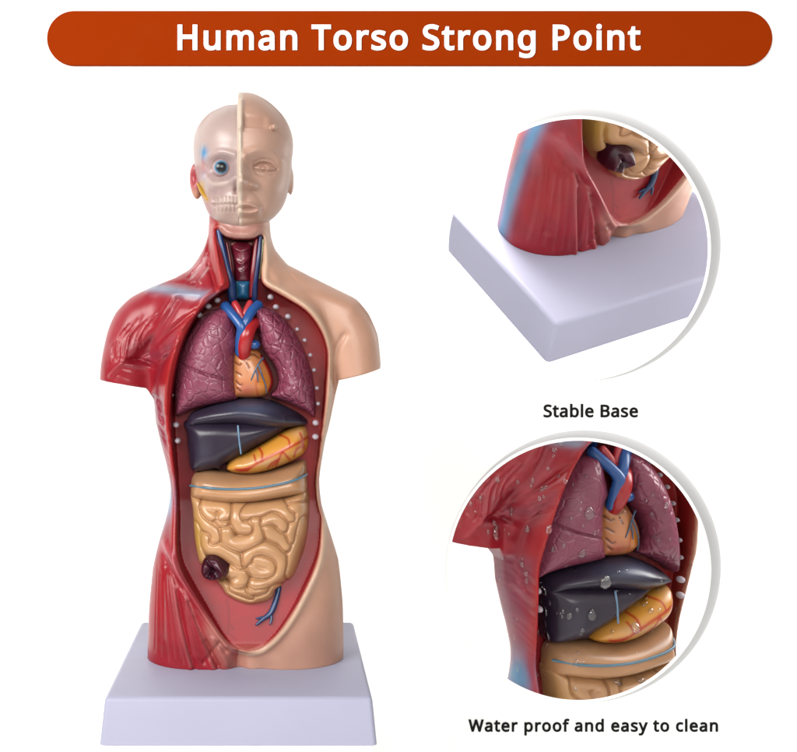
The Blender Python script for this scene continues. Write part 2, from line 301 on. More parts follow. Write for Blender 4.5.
def flat_col(v, c): return np.tile(np.asarray(c, float), (len(v), 1))
def mixc(col, c, m):
    m = np.clip(m, 0, 1)[:, None]
    return col * (1 - m) + np.asarray(c) * m
GLYPHS = '''{"B":[437,[[121,0,65,0,65,160,65,320,65,480,111,480,156,480,202,480,262,480,307,471,338,453,369,435,384,405,384,361,384,332,376,309,361,290,345,272,322,260,293,255,293,253,293,252,293,251,313,248,331,242,348,234,364,225,377,213,386,197,396,182,400,161,400,136,400,93,385,59,356,36,326,12,285,0,234,0,178,0],[126,326,126,275,155,275,185,275,214,275,255,275,284,282,299,295,314,308,322,328,322,354,322,380,312,399,294,411,275,422,246,428,205,428,178,428,152,428,126,428,126,377],[126,109,126,51,158,51,190,51,222,51,265,51,294,59,311,76,328,92,336,114,336,141,336,166,327,186,310,202,293,217,262,225,218,225,187,225,156,225,126,225,126,167]]],"H":[498,[[85,0,65,0,65,160,65,320,65,480,85,480,105,480,126,480,126,412,126,344,126,277,208,277,289,277,371,277,371,344,371,412,371,480,392,480,412,480,432,480,432,320,432,160,432,0,412,0,392,0,371,0,371,75,371,149,371,224,289,224,208,224,126,224,126,149,126,75,126,0,105,0]]],"P":[406,[[85,0,65,0,65,160,65,320,65,480,107,480,150,480,192,480,255,480,300,467,329,443,358,418,372,383,372,338,372,312,366,287,354,264,342,241,322,223,294,208,267,194,229,187,181,187,162,187,144,187,126,187,126,124,126,62,126,0,105,0],[126,302,126,238,142,238,158,238,174,238,220,238,254,246,276,261,298,275,310,300,310,336,310,367,300,390,280,405,260,420,229,428,187,428,166,428,146,428,126,428,126,365]]],"S":[369,[[218,-7,166,-7,139,-7,114,-5,91,-1,69,3,49,9,34,16,34,35,34,55,34,74,50,67,70,60,94,54,118,49,143,46,169,46,204,46,231,53,249,66,268,80,277,99,277,123,277,139,273,152,267,163,260,173,248,183,232,192,216,202,193,211,164,222,123,236,92,255,72,276,51,298,40,327,40,364,40,390,47,411,60,429,73,448,91,462,114,471,137,481,163,486,193,486,220,486,244,484,266,479,288,474,308,467,326,459,319,442,313,425,307,408,290,415,272,421,253,426,233,431,213,433,192,433,162,433,139,427,124,414,109,401,101,384,101,363,101,347,105,334,111,323,118,312,129,303,144,294,160,286,180,276,206,267,234,256,258,245,278,233,297,222,312,207,322,191,332,174,337,153,337,128,337,86,322,53,291,29,260,5]]],"T":[373,[[177,0,156,0,156,142,156,284,156,426,107,426,57,426,7,426,7,444,7,462,7,480,126,480,246,480,366,480,366,462,366,444,366,426,316,426,267,426,217,426,217,284,217,142,217,0,197,0]]],"W":[625,[[155,0,135,0,93,160,50,320,8,480,29,480,50,480,71,480,96,382,121,284,146,187,151,166,156,146,160,127,163,108,166,90,169,73,171,90,174,109,179,130,183,150,188,170,194,190,222,287,251,383,279,480,300,480,320,480,341,480,370,382,400,285,429,188,435,167,441,147,445,127,450,106,453,88,455,73,458,89,461,107,465,127,469,146,473,166,479,187,503,285,528,382,553,480,574,480,595,480,616,480,573,320,531,160,488,0,468,0,448,0,427,0,396,105,365,210,334,314,330,327,327,340,323,353,319,366,317,378,314,388,312,398,310,405,310,409,309,403,307,391,303,372,298,353,293,333,287,312,257,208,226,104,196,0,176,0]]],"a":[377,[[175,-7,144,-7,112,-7,85,2,63,19,42,36,31,63,31,100,31,136,45,164,73,183,101,202,145,213,203,215,224,216,244,216,265,217,265,224,265,231,265,238,265,268,258,289,245,301,232,313,214,318,190,318,171,318,153,316,136,310,119,304,103,298,89,291,83,306,77,320,71,335,86,344,105,351,126,357,148,363,170,366,193,366,237,366,270,356,291,337,312,318,322,287,322,245,322,163,322,82,322,0,308,0,294,0,279,0,276,17,272,34,268,51,267,51,266,51,265,51,250,31,233,17,216,7,199,-2],[139,41,158,41,188,41,214,49,234,66,254,83,264,109,264,144,264,154,264,165,264,176,246,175,229,175,211,174,166,172,135,165,118,152,101,140,92,122,92,99,92,79,98,64,110,55,123,46]]],"b":[413,[[272,-7,228,-7,199,-7,176,-2,158,9,141,19,126,31,116,46,115,46,113,46,111,46,107,30,103,15,99,0,85,0,71,0,57,0,57,170,57,340,57,510,77,510,96,510,116,510,116,469,116,428,116,386,116,371,116,357,115,344,115,330,114,320,113,312,114,312,115,312,116,312,126,328,141,340,158,351,176,361,199,366,228,366,272,366,308,350,335,319,363,288,376,242,376,180,376,118,362,72,335,40,308,9],[180,42,219,42,251,42,275,54,291,78,307,102,315,136,315,181,315,272,283,317,218,317,180,317,153,306,138,284,124,262,116,228,116,182,116,181,116,180,116,179,116,135,123,101,138,78,153,54]]],"c":[322,[[222,-7,201,-7,170,-7,141,0,117,13,92,26,72,46,58,73,44,101,37,135,37,178,37,222,44,258,59,286,74,314,94,334,119,347,145,360,173,367,206,367,224,367,242,365,259,361,276,357,289,353,300,347,294,331,288,315,282,298,271,302,259,306,244,310,230,313,217,315,204,315,133,315,98,270,98,179,98,135,107,102,124,79,141,56,167,44,201,44,221,44,238,46,253,50,268,54,282,59,294,65,294,48,294,30,294,13,282,6,269,2,254,-2,240,-5]]],"d":[413,[[213,-7,185,-7,140,-7,104,9,77,40,50,71,37,118,37,179,37,241,50,288,78,319,105,351,141,367,185,367,213,367,236,362,254,351,271,341,286,328,297,314,298,314,300,314,301,314,300,319,300,328,299,339,297,351,297,360,297,367,297,415,297,463,297,510,317,510,336,510,356,510,356,340,356,170,356,0,340,0,324,0,308,0,305,16,302,32,300,48,299,48,298,48,297,48,286,33,272,20,254,9,236,-1],[162,42,194,42,232,42,259,53,274,74,290,94,298,126,298,168,298,171,298,175,298,179,298,223,290,258,275,282,261,306,233,318,193,318,162,318,138,305,122,280,106,254,98,221,98,178,98,135,106,102,122,78,138,54]]],"e":[379,[[235,-7,210,-7,176,-7,146,0,120,14,94,28,73,49,59,76,44,104,37,137,37,177,37,217,44,251,57,279,70,307,89,329,112,344,136,359,164,367,196,367,227,367,254,360,276,347,298,333,315,314,327,290,339,265,345,237,345,204,345,192,345,180,345,169,262,169,180,169,98,169,99,128,109,97,129,76,149,54,177,44,213,44,236,44,256,46,274,50,291,54,310,60,328,69,328,51,328,34,328,17,310,9,292,3,274,-1,256,-5],[103,248,99,216,161,216,222,216,283,216,283,246,276,271,262,290,247,309,225,318,195,318,167,318,145,309,129,291,112,273]]],"f":[231,[[93,0,73,0,73,105,73,210,73,314,52,314,31,314,10,314,10,323,10,333,10,342,31,349,52,355,73,362,73,369,73,376,73,383,73,429,84,463,104,483,125,504,153,514,190,514,204,514,217,513,229,510,241,508,251,505,260,502,255,486,250,471,244,455,237,458,229,460,220,462,210,464,201,465,191,465,171,465,156,459,147,446,137,432,132,412,132,383,132,376,132,368,132,360,163,360,193,360,223,360,223,345,223,330,223,314,193,314,163,314,132,314,132,210,132,105,132,0,113,0]]],"g":[413,[[250,-161,195,-161,142,-161,99,-154,65,-138,65,-120,65,-102,65,-84,101,-103,145,-112,198,-112,229,-112,253,-103,271,-85,289,-67,298,-42,298,-11,298,-6,298,-1,298,3,298,9,298,16,298,27,299,37,299,44,300,48,299,48,298,48,297,48,273,11,236,-7,185,-7,139,-7,102,10,76,42,50,75,37,121,37,179,37,237,50,282,76,316,102,350,139,367,185,367,208,367,230,362,249,353,268,344,284,331,298,312,299,312,300,312,301,312,304,328,306,344,309,360,325,360,340,360,356,360,356,238,356,116,356,-6,356,-58,343,-96,317,-122,290,-148],[163,42,194,42,230,42,257,51,273,71,290,90,298,122,298,165,298,170,298,175,298,179,298,229,290,264,273,285,256,306,229,317,193,317,163,317,139,305,123,281,106,257,98,223,98,179,98,134,106,100,123,77,139,53]]],"i":[173,[[96,420,87,420,77,420,69,423,62,429,56,435,52,445,52,457,52,470,56,480,62,486,69,492,77,495,87,495,96,495,104,492,111,486,118,480,122,470,122,457,122,445,118,435,111,429,104,423],[77,0,57,0,57,120,57,240,57,360,77,360,96,360,116,360,116,240,116,120,116,0,96,0]]],"l":[173,[[77,0,57,0,57,170,57,340,57,510,77,510,96,510,116,510,116,340,116,170,116,0,96,0]]],"m":[628,[[77,0,57,0,57,120,57,240,57,360,73,360,89,360,105,360,108,344,111,327,113,311,115,311,116,311,117,311,128,330,143,344,162,353,181,362,201,367,223,367,279,367,316,347,333,306,334,306,335,306,336,306,349,327,365,342,386,352,407,362,429,367,452,367,493,367,523,356,543,335,563,315,574,281,574,234,574,156,574,78,574,0,554,0,535,0,515,0,515,77,515,154,515,232,515,289,491,317,442,317,407,317,382,307,367,287,352,267,345,237,345,199,345,133,345,66,345,0,325,0,306,0,286,0,286,77,286,154,286,232,286,289,261,317,212,317,176,317,151,306,137,283,123,261,116,229,116,187,116,124,116,62,116,0,96,0]]],"n":[415,[[77,0,57,0,57,120,57,240,57,360,73,360,89,360,105,360,108,344,111,327,113,311,115,311,116,311,117,311,128,330,145,344,165,353,186,362,208,367,230,367,273,367,306,356,328,335,350,315,361,281,361,234,361,156,361,78,361,0,341,0,322,0,302,0,302,77,302,154,302,230,302,288,275,317,222,317,182,317,154,306,139,283,124,261,116,229,116,187,116,124,116,62,116,0,96,0]]],"o":[406,[[254,-7,202,-7,170,-7,142,1,117,15,92,30,73,51,58,79,44,107,37,141,37,181,37,240,52,286,82,318,112,351,153,367,204,367,237,367,266,359,290,345,315,330,335,309,349,282,363,254,370,221,370,181,370,121,355,75,325,42,294,10],[167,42,203,42,240,42,266,55,283,80,300,104,309,138,309,181,309,223,300,257,283,281,266,305,240,317,203,317,166,317,139,305,123,281,106,257,98,223,98,181,98,138,106,104,123,80,140,55]]],"p":[413,[[77,-161,57,-161,57,13,57,186,57,360,73,360,89,360,105,360,108,344,111,327,113,311,114,311,115,311,116,311,127,327,141,340,158,351,176,361,199,367,228,367,273,367,308,351,335,320,363,289,376,243,376,181,376,119,363,73,335,41,308,9,272,-7,228,-7,200,-7,177,-1,159,9,141,20,126,32,116,46,115,46,113,46,112,46,113,38,114,28,115,17,116,5,116,-5,116,-13,116,-63,116,-112,116,-161,96,-161],[180,42,219,42,241,42,259,48,273,60,287,73,298,89,305,110,312,131,315,154,315,181,315,223,307,255,291,280,275,305,251,317,218,317,181,317,155,307,140,286,125,266,117,234,116,192,116,188,116,184,116,181,116,136,123,102,138,78,153,54]]],"r":[277,[[77,0,57,0,57,120,57,240,57,360,73,360,89,360,105,360,108,338,110,316,112,294,113,294,114,294,115,294,126,314,141,331,160,345,178,360,200,367,225,367,232,367,239,366,247,366,255,365,261,364,267,363,265,345,262,326,260,308,254,310,248,311,241,312,234,313,227,313,221,313,203,313,185,308,169,298,153,288,140,274,131,256,121,237,116,216,116,192,116,128,116,64,116,0,96,0]]],"s":[322,[[192,-7,148,-7,123,-7,101,-5,83,-1,65,3,49,9,35,16,35,34,35,52,35,70,49,63,67,56,87,50,107,44,128,41,149,41,179,41,201,46,214,55,228,65,234,78,234,94,234,103,232,111,227,118,222,125,213,133,200,140,188,147,169,155,146,164,122,173,103,182,86,191,69,200,57,210,48,223,39,236,34,252,34,271,34,302,47,325,72,342,96,358,129,367,169,367,191,367,212,365,231,360,250,356,268,350,284,343,277,327,271,311,264,296,249,302,233,307,216,312,200,316,183,318,165,318,141,318,123,314,110,307,97,299,91,288,91,275,91,265,94,256,99,249,105,243,115,236,129,229,142,223,160,215,183,206,206,198,226,189,242,180,258,170,270,160,279,147,287,135,291,119,291,99,291,64,278,38,253,20,227,2]]],"t":[242,[[178,-7,167,-7,148,-7,131,-3,115,3,99,10,86,21,77,37,67,53,62,76,62,105,62,175,62,244,62,314,45,314,28,314,11,314,11,324,11,333,11,343,28,350,45,358,62,366,70,392,78,417,86,443,98,443,109,443,121,443,121,415,121,388,121,360,156,360,190,360,225,360,225,345,225,330,225,314,190,314,156,314,121,314,121,245,121,176,121,106,121,84,126,68,137,57,147,47,161,42,177,42,186,42,195,42,205,44,214,46,222,47,228,49,228,34,228,19,228,4,221,1,212,-2,201,-4,189,-6]]],"u":[415,[[207,-7,184,-7,141,-7,108,4,86,25,64,45,53,79,53,124,53,203,53,281,53,360,73,360,93,360,113,360,113,283,113,206,113,128,113,71,139,42,193,42,233,42,260,54,276,76,291,98,299,131,299,173,299,235,299,298,299,360,319,360,338,360,358,360,358,240,358,120,358,0,342,0,326,0,310,0,307,16,304,32,301,48,300,48,299,48,298,48,287,29,270,15,250,6,229,-2]]],"y":[343,[[91,-161,56,-161,46,-161,36,-161,28,-160,20,-158,13,-157,7,-156,7,-140,7,-124,7,-109,12,-110,18,-111,25,-111,32,-112,39,-113,47,-113,68,-113,84,-107,97,-95,109,-84,119,-68,127,-49,133,-33,139,-17,146,-1,97,119,49,240,1,360,22,360,43,360,64,360,90,292,116,223,142,155,148,137,154,120,160,104,165,87,169,72,172,57,173,57,174,57,175,57,177,68,181,83,187,101,193,119,199,137,206,156,230,224,254,292,279,360,300,360,321,360,343,360,291,223,239,87,187,-50,175,-84,159,-111,139,-131,119,-151]]]," ":[175,[]]}'''
# ------------------------------------------------------------------ lamps: name, place, aim, width, height, watts
WORLD = .22
LAMPS = [('key_softbox', (-1.3, -1.4, 1.75), (.15, 0, .95), 1.1, 1.1, 60),
         ('fill_softbox', (.35, -2.3, 1.62), (.3, 0, .95), 1.5, .9, 46),
         ('added_chamber_light', (.42, .60, 1.66), (.40, .95, .85), .3, .26, 15),  # unseen lights added behind the wall to brighten models and rear backdrop
         ('added_chamber_light', (-.45, .66, 1.05), (.45, 1.0, .9), .3, .6, 1.5),
         ('added_chamber_light', (1.15, .66, 1.25), (.50, .95, .98), .3, .5, 5),
         ('added_chamber_light', (1.5, 1.0, 1.15), (.8, 1.75, .75), .6, .6, 19),
         ('added_chamber_light', (-.5, 1.1, 1.95), (.3, 1.75, .8), .6, .6, 9)]

# ================================================================== the torso model
model = empty('torso_model')

# ------------------------------------------------------------------ body
CAV = [(217, 231), (226, 236), (240, 238), (254, 237), (262, 233), (262.5, 255), (261, 272), (264, 285), (284, 297), (306, 311), (320, 329),
       (327, 348), (328, 362), (327, 381), (325, 410), (321, 445), (318.5, 478), (321, 505), (321.5, 530), (317, 560),
       (298, 599), (278, 629), (260, 644.5), (242, 647), (226, 636), (208, 610), (193, 587), (181, 566), (177, 545), (176, 515),
       (174, 475), (171, 432), (170.5, 402), (175, 372), (183, 343), (194, 320), (208, 302), (222, 291), (229.5, 285), (224, 262)]
SIL = [(213, 190), (209, 220), (208, 235), (203, 250), (192, 267), (176, 278), (152, 286.5), (131, 297), (116, 312), (107.5, 331),
       (102, 356), (99.8, 379.5), (125, 383), (148, 387.5), (150.5, 391), (154.5, 399), (156.6, 422), (162, 446), (167, 465), (170.8, 488), (167.5, 512),
       (158.7, 541.7), (153, 567), (149.4, 605), (148, 640), (148, 672),
       (343, 672), (343.8, 635), (343, 601), (338.7, 559), (329, 527), (321.7, 503), (319.6, 478), (324.7, 444), (331, 414), (335, 393),
       (337, 385), (338, 379.5), (360, 374), (380, 368.3), (381, 362), (378, 335), (369, 314), (356.6, 299), (335, 288), (310, 276), (288.5, 265), (276, 250),
       (271.5, 237), (270, 220), (269, 190)]
TRUNK = [(213, 190), (209, 220), (208, 235), (203, 250), (192, 267), (176, 280), (160, 295), (150, 318), (147, 350), (150, 391), (154.5, 399), (156.6, 422), (162, 446),
         (167, 465), (170.8, 488), (167.5, 512), (158.7, 541.7), (153, 567), (149.4, 605), (148, 640), (147, 672), (147, 740),
         (344, 740), (344, 672), (343.8, 635), (343, 601), (338.7, 559), (329, 527), (321.7, 503), (319.6, 478), (324.7, 444), (331, 414), (335, 393),
         (338, 350), (333, 318), (322, 295), (305, 278), (288.5, 265), (276, 250), (271.5, 237), (270, 220), (269, 190)]
ARM_L = [(190, 278), (176, 278), (152, 286.5), (131, 297), (116, 312), (107.5, 331), (102, 356), (99.5, 380), (97, 440), (150, 440), (153, 395), (160, 355), (178, 322), (195, 300)]
ARM_R = [(288, 270), (310, 276), (335, 288), (356.6, 299), (369, 314), (378, 335), (381, 362), (382, 380), (384, 440), (333, 440), (332, 395), (325, 355), (310, 322), (292, 300)]

def FLOOR(y): return np.interp(y, [280, 306], [-7, -2]) - 37 * np.clip((y - 505) / 122, 0, 1.12) ** 1.25
def stroke_map(strokes, PX, PY):
    R = np.zeros(PX.shape)
    for pts, w, h in strokes:
        P = np.asarray(pts, float)
        if len(P) > 2: P = curve(P, 5, False)
        x0, y0 = P.min(0) - 3.2 * w; x1, y1 = P.max(0) + 3.2 * w
        m = (PX > x0) & (PX < x1) & (PY > y0) & (PY < y1)
        if m.any():
            d = line_d(P, PX[m], PY[m]); R[m] += h * np.exp(-(d / w) ** 2)
    return R

def fan(a, b, n, w, h, bend=(0, 0), jit=.15):
    A = curve(a, 12, False); B = curve(b, 12, False); out = []
    for i in range(n):
        t = np.clip((i + .5 + rng.uniform(-.4, .4)) / n, 0, .999)
        p, q = A[int(t * len(A))], B[int(t * len(B))]
        s0, s1 = rng.uniform(0, jit), 1 - rng.uniform(0, jit)
        m = (p + q) / 2 + np.array(bend)
        c = [p + (q - p) * s0, m, p + (q - p) * s1]
        out.append((c, w * rng.uniform(.7, 1.3), h * rng.choice([-1, -1, 1]) * rng.uniform(.4, 1.2)))
    return out

MUSCLE_RELIEF = [
    # deltoid and chest muscle
    ([(178, 300), (166, 320), (149, 344), (131, 359)], 3.4, -4.0), ([(170, 296), (156, 318), (140, 341), (126, 356)], 8, 2.0),
    ([(196, 312), (180, 324), (163, 338), (150, 350), (136, 359)], 2.6, -3.8), ([(200, 316), (186, 327), (172, 339), (161, 352)], 5, 3.2),
    ([(152, 358), (163, 350)], 6, -4.5), ([(124, 361), (140, 361), (152, 366)], 2.6, -4.0), ([(108, 377), (116, 367), (124, 360)], 2.4, 2.2),
    ([(172, 350), (162, 366), (158, 384), (158, 404), (163, 432), (169, 468), (172, 498)], 2.6, -3.2),
    ([(180, 345), (170, 372), (165.5, 402), (167, 436), (171, 474)], 4.5, 3.4),
    ([(156, 362), (152, 375), (151, 390)], 4, -3.5),
    # neck
    ([(212.5, 226), (215, 250), (219, 272), (224, 291)], 4.6, 5.0), ([(207, 238), (207, 256), (212, 276), (217, 291)], 2.4, -4.2),
    ([(205, 254), (198, 266), (188, 277)], 2.0, -2.6), ([(207, 265), (200, 274), (194, 283)], 2.0, -3.2), ([(199, 262), (190, 270)], 2, 1.6), ([(205, 272), (199, 281)], 1.8, 2.0),
    # collar bone
    ([(146, 290), (168, 291), (190, 293), (218, 297)], 5, 2.8), ([(160, 283), (180, 283), (198, 287)], 3, -2.0),
    # side of the chest
    ([(151, 398), (160, 408), (165, 424)], 2.2, -2.2), ([(156, 412), (163, 424), (167, 438)], 2.2, -2.0), ([(158, 428), (165, 440), (169, 452)], 2.2, -2.0),
    ([(153, 404), (161, 416)], 2.2, 1.8), ([(157, 420), (164, 432)], 2.2, 1.6),
    # hip and thigh
    ([(163, 545), (178, 569), (196, 593), (213, 620), (228, 641)], 3.4, 3.4), ([(164, 558), (178, 580), (196, 604), (214, 630), (226, 648)], 3.2, -2.6),
    ([(172, 576), (177, 610), (184, 642), (191, 666)], 2.2, 2.2), ([(178, 590), (184, 622), (191, 650), (196, 668)], 1.8, -2.2),
    ([(184, 590), (196, 622), (206, 648), (214, 668)], 2.4, 1.8), ([(190, 600), (203, 630), (214, 655), (220, 668)], 2.0, -2.4),
    ([(166, 568), (164, 600), (162, 640)], 3, -1.8), ([(206, 640), (212, 652), (218, 664)], 3, -2.2), ([(214, 636), (222, 650), (228, 662)], 3, 2.0), ([(220, 640), (205, 660)], 2.2, -1.8),
]
MUSCLE_RELIEF += fan([(160, 312), (138, 316), (118, 330)], [(134, 355), (120, 363), (105, 370)], 34, .95, .6, (-4, -2), .3)
MUSCLE_RELIEF += fan([(198, 318), (190, 330), (178, 350)], [(158, 348), (156, 356), (156, 366)], 14, 1.0, .7)
MUSCLE_RELIEF += fan([(155, 560), (172, 575)], [(152, 664), (186, 666)], 22, 1.0, .45)
MUSCLE_RELIEF += fan([(184, 598), (192, 606)], [(194, 664), (216, 664)], 14, .9, .5)
MUSCLE_RELIEF += fan([(152, 396), (160, 470)], [(166, 410), (172, 486)], 16, 1.1, .8)
MUSCLE_RELIEF += fan([(112, 374), (122, 364)], [(140, 384), (148, 368)], 8, 1.0, .5)
MUSCLE_RELIEF += fan([(210, 226), (216, 226)], [(217, 288), (226, 288)], 8, 1.0, .6)
SKIN_RELIEF = [([(268, 292), (300, 290), (330, 297), (352, 306)], 8, 2.4), ([(285, 282), (312, 284)], 7, -1.6),
               ([(337, 388), (334, 372), (336, 352), (345, 335)], 3.4, -3.0), ([(328, 365), (330, 400)], 5, 1.0), ([(262, 240), (268, 262), (280, 282)], 5, 1.5),
               ([(240, 645), (239, 668)], 8, -9), ([(252, 655), (262, 668)], 9, -3), ([(317, 590), (300, 620), (275, 648)], 9, -1.5)]

def build_body():
    h = 1.1
    xs = np.arange(92, 392, h); ys = np.arange(-72, 70, h); zs = np.arange(-324, 134, h)
    X, Z = np.meshgrid(xs, zs, indexing='ij'); PY = CY - Z
    def dist(poly, s=4.5, n=4):
        d = -poly_sd(up(curve(poly, n)), X, Z)
        w = ss(3, 16, d)
        return d * (1 - w) + blur(d, s / h) * w
    st = [200, 240, 262, 285, 310, 340, 420, 490, 560, 620, 672]
    T = np.interp(PY, st, [31, 32, 34, 43, 50, 53, 52, 48, 51, 49, 43])
    R = np.interp(PY, st, [31, 32, 36, 46, 52, 56, 56, 52, 56, 56, 50])
    dT = dist(TRUNK); uT = np.clip(1 - dT / R, 0, None)
    dA = np.maximum(dist(ARM_L, 4), -1e9); dB = dist(ARM_R, 4)
    # front relief, in front-view coordinates at a typical depth of -38
    kx = 1 - 38 / F0; PXf, PYf = CX + (X - CX) / kx, CY - Z / kx
    c2 = poly_sd(up(curve(CAV, 5), -38), X, Z)
    c2r = blur(c2, 1.2)
    rel = stroke_map(MUSCLE_RELIEF, PXf, PYf) + stroke_map(SKIN_RELIEF, PXf, PYf)
    rel = rel * ss(.5, 5, c2) + 2.2 * np.exp(-((c2r - 4.5) / 3.0) ** 2)
    Y = ys[None, :, None]
    front = ss(8, -16, Y)
    y = Y + rel[:, None, :] * front
    f = (np.sqrt(uT[:, None, :] ** 2 + (y / T[:, None, :]) ** 2) - 1) * 30
    for d, x0 in ((dA, 0), (dB, 0)):
        u = np.clip(1 - d / 29, 0, None)[:, None, :]
        g = (np.sqrt(u ** 2 + ((y - 3) / 31) ** 2) - 1) * 28
        f = smin(f, g, 7)
    f = smax(f, poly_sd(up(curve(SIL, 1)), X, Z)[:, None, :], 1.2)
    floor = FLOOR(PYf)
    cav = np.maximum(c2r[:, None, :], Y - floor[:, None, :])
    cav = np.maximum(cav, (4.6 - dT)[:, None, :])
    body = f
    f = smax(f, -cav, 3.0)
    f = np.maximum(f, (-320.6 - zs)[None, None, :]); f = np.maximum(f, (zs - 126)[None, None, :])
    v, q = nets(f, xs, ys, zs)
    c = sample(c2r, xs, zs, v[:, 0], v[:, 2])
    ix = (v - [xs[0], ys[0], zs[0]]) / h; i0 = np.clip(ix.astype(int), 0, np.array(body.shape) - 2); t = ix - i0; b = np.zeros(len(v))
    for a in (0, 1):
        for e in (0, 1):
            for g in (0, 1):
                b += body[i0[:, 0] + a, i0[:, 1] + e, i0[:, 2] + g] * np.abs(1 - a - t[:, 0]) * np.abs(1 - e - t[:, 1]) * np.abs(1 - g - t[:, 2])
    return v, q, c, b

v, q, cav, inner = build_body()
px, py = to_px(v); yy = v[:, 1]
N = vnormals(v, q)
MID = np.interp(py, [200, 640, 655, 672], [240, 240, 238, 236])

def pd(pts, s=5):
    P = np.asarray(pts, float)
    if len(P) > 2: P = curve(P, s, False)
    return line_d(P, px, py)
def soft(pts, w): return np.exp(-(pd(pts) / w) ** 2)

# muscle paint
mus = flat_col(v, lin(172, 33, 47))
mus = mixc(mus, lin(196, 34, 36), soft([(186, 330), (172, 372), (167, 410), (170, 470)], 7))
mus = mixc(mus, lin(150, 62, 88), soft([(153, 400), (160, 440), (168, 480)], 7) * .85)
mus = mixc(mus, lin(208, 122, 132), soft([(140, 297), (120, 318), (110, 345)], 5) * .2)
mus = mixc(mus, lin(190, 84, 96), soft([(178, 304), (165, 326), (150, 347)], 4) * .4)
mus = mixc(mus, lin(150, 60, 76), soft([(150, 356), (164, 352), (176, 340)], 6) * .7)
mus = mixc(mus, lin(150, 168, 192), soft([(148, 287), (170, 290), (192, 294), (222, 297)], 5.2) * .9)
mus = mixc(mus, lin(214, 140, 146), soft([(203, 262), (196, 275)], 6) * .5)
mus = mixc(mus, lin(205, 75, 66), soft([(212, 226), (217, 255), (224, 288)], 6) * .7)
mus = mixc(mus, lin(216, 176, 176), np.maximum.reduce([soft([(206, 257), (199, 268)], 1.3), soft([(208, 268), (202, 276)], 1.3), soft([(201, 266), (192, 277)], 1.2)]) * .7)
mus = mixc(mus, lin(190, 26, 34), soft([(160, 570), (158, 610)], 10) * .5)
mus = mixc(mus, lin(120, 22, 42), np.maximum.reduce([soft([(126, 364), (150, 364)], 4), soft([(132, 350), (150, 338)], 5), soft([(166, 356), (158, 376), (157, 410)], 3)]) * .5)
mus = mixc(mus, lin(206, 96, 106), soft([(163, 545), (178, 569), (196, 593), (213, 620), (230, 642)], 5) * .75)
mus = mixc(mus, lin(208, 112, 112), np.maximum(soft([(172, 576), (177, 610), (184, 642), (191, 666)], 1.8), soft([(184, 590), (196, 622), (206, 648), (214, 668)], 1.6)) * .65)
mus = mixc(mus, lin(198, 124, 112), soft([(214, 632), (222, 650), (232, 664)], 10) * .85)
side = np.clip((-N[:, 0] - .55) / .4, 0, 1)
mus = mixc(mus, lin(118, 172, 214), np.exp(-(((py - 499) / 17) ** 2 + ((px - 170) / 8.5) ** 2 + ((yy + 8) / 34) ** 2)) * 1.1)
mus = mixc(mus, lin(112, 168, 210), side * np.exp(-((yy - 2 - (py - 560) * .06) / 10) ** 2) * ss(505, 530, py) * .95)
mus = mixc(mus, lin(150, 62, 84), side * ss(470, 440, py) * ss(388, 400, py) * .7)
for pts, w, hgt in MUSCLE_RELIEF[-150:]:
    if hgt > .3: mus = mixc(mus, lin(206, 118, 124), np.exp(-(line_d(curve(np.asarray(pts), 3, False), px, py) / .9) ** 2) * .16)
chin = ss(216, 221, px) * ss(267, 262, px) * ss(214, 219, py) * ss(246, 242, py)
mus = mixc(mus, lin(206, 146, 134), chin)
# skin paint
skn = flat_col(v, lin(222, 170, 142))
skn = mixc(skn, lin(208, 154, 132), ss(560, 650, py) * .7)
skn = mixc(skn, lin(198, 140, 114), soft([(337, 388), (334, 368)], 5) * .8)
skn = mixc(skn, lin(196, 120, 104), soft([(238, 652), (240, 668)], 9) * .7)
skn = mixc(skn, lin(238, 204, 172), np.exp(-((cav - 3.6) / 2.4) ** 2) * .8)
lipm = np.exp(-((cav - 3.5) / 3.0) ** 2)
mus = mixc(mus, lin(214, 134, 122), lipm * ss(600, 640, py) * .9)
mus = mixc(mus, lin(190, 36, 36), lipm * ss(560, 520, py) * (1 - chin) * .8)
skn = mixc(skn, lin(206, 148, 134), chin * .9)
# lining paint
lng = flat_col(v, lin(146, 18, 28))
lng = mixc(lng, lin(178, 36, 34), ss(255, 300, px) * .8)
lng = mixc(lng, lin(180, 38, 46), ss(520, 600, py) * ss(14, -14, yy))
lng = mixc(lng, lin(206, 122, 108), ss(-3, -1, inner) * ss(628, 646, py) * .7)
lng = mixc(lng, lin(204, 96, 80), ss(-4.5, -1.2, inner) * ss(296, 316, px) * .8)
lng = mixc(lng, lin(180, 30, 34), ss(-4.5, -1.2, inner) * ss(250, 230, px) * ss(620, 600, py) * .8)
lng = mixc(lng, lin(150, 20, 30), np.maximum(soft([(227, 600), (229, 615), (228, 634)], 1.1), np.maximum(soft([(228, 622), (234, 630)], .9), soft([(230, 634), (236, 640)], .9))) * .8)
lng = mixc(lng, lin(206, 150, 140), soft([(215, 232), (240, 236), (264, 233)], 3.2) * .8)
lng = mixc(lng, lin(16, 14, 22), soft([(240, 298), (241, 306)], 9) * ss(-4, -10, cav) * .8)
zone = np.where((inner < -1.6) & (cav < 3) & (yy < 12), 2, np.where(px < MID, 0, 1))
# the muscle beside the neck opening and the rim of the skin side
skn = mixc(skn, lin(190, 70, 60), np.exp(-((cav - .6) / 1.8) ** 2) * ss(262, 285, py) * .5)
qz = np.where((zone[q] == 2).sum(1) >= 2, 2, np.where(px[q].mean(1) < MID[q[:, 0]], 0, 1))
for k, (nm, colr, mt) in enumerate((('muscle_half', mus, M_MUSCLE), ('skin_half', skn, M_SKIN), ('cavity_lining', lng, M_LINING))):
    used, f = subset(v, q, qz == k)
    model_part(nm, v[used], f, colr[used], mt, model, N[used])

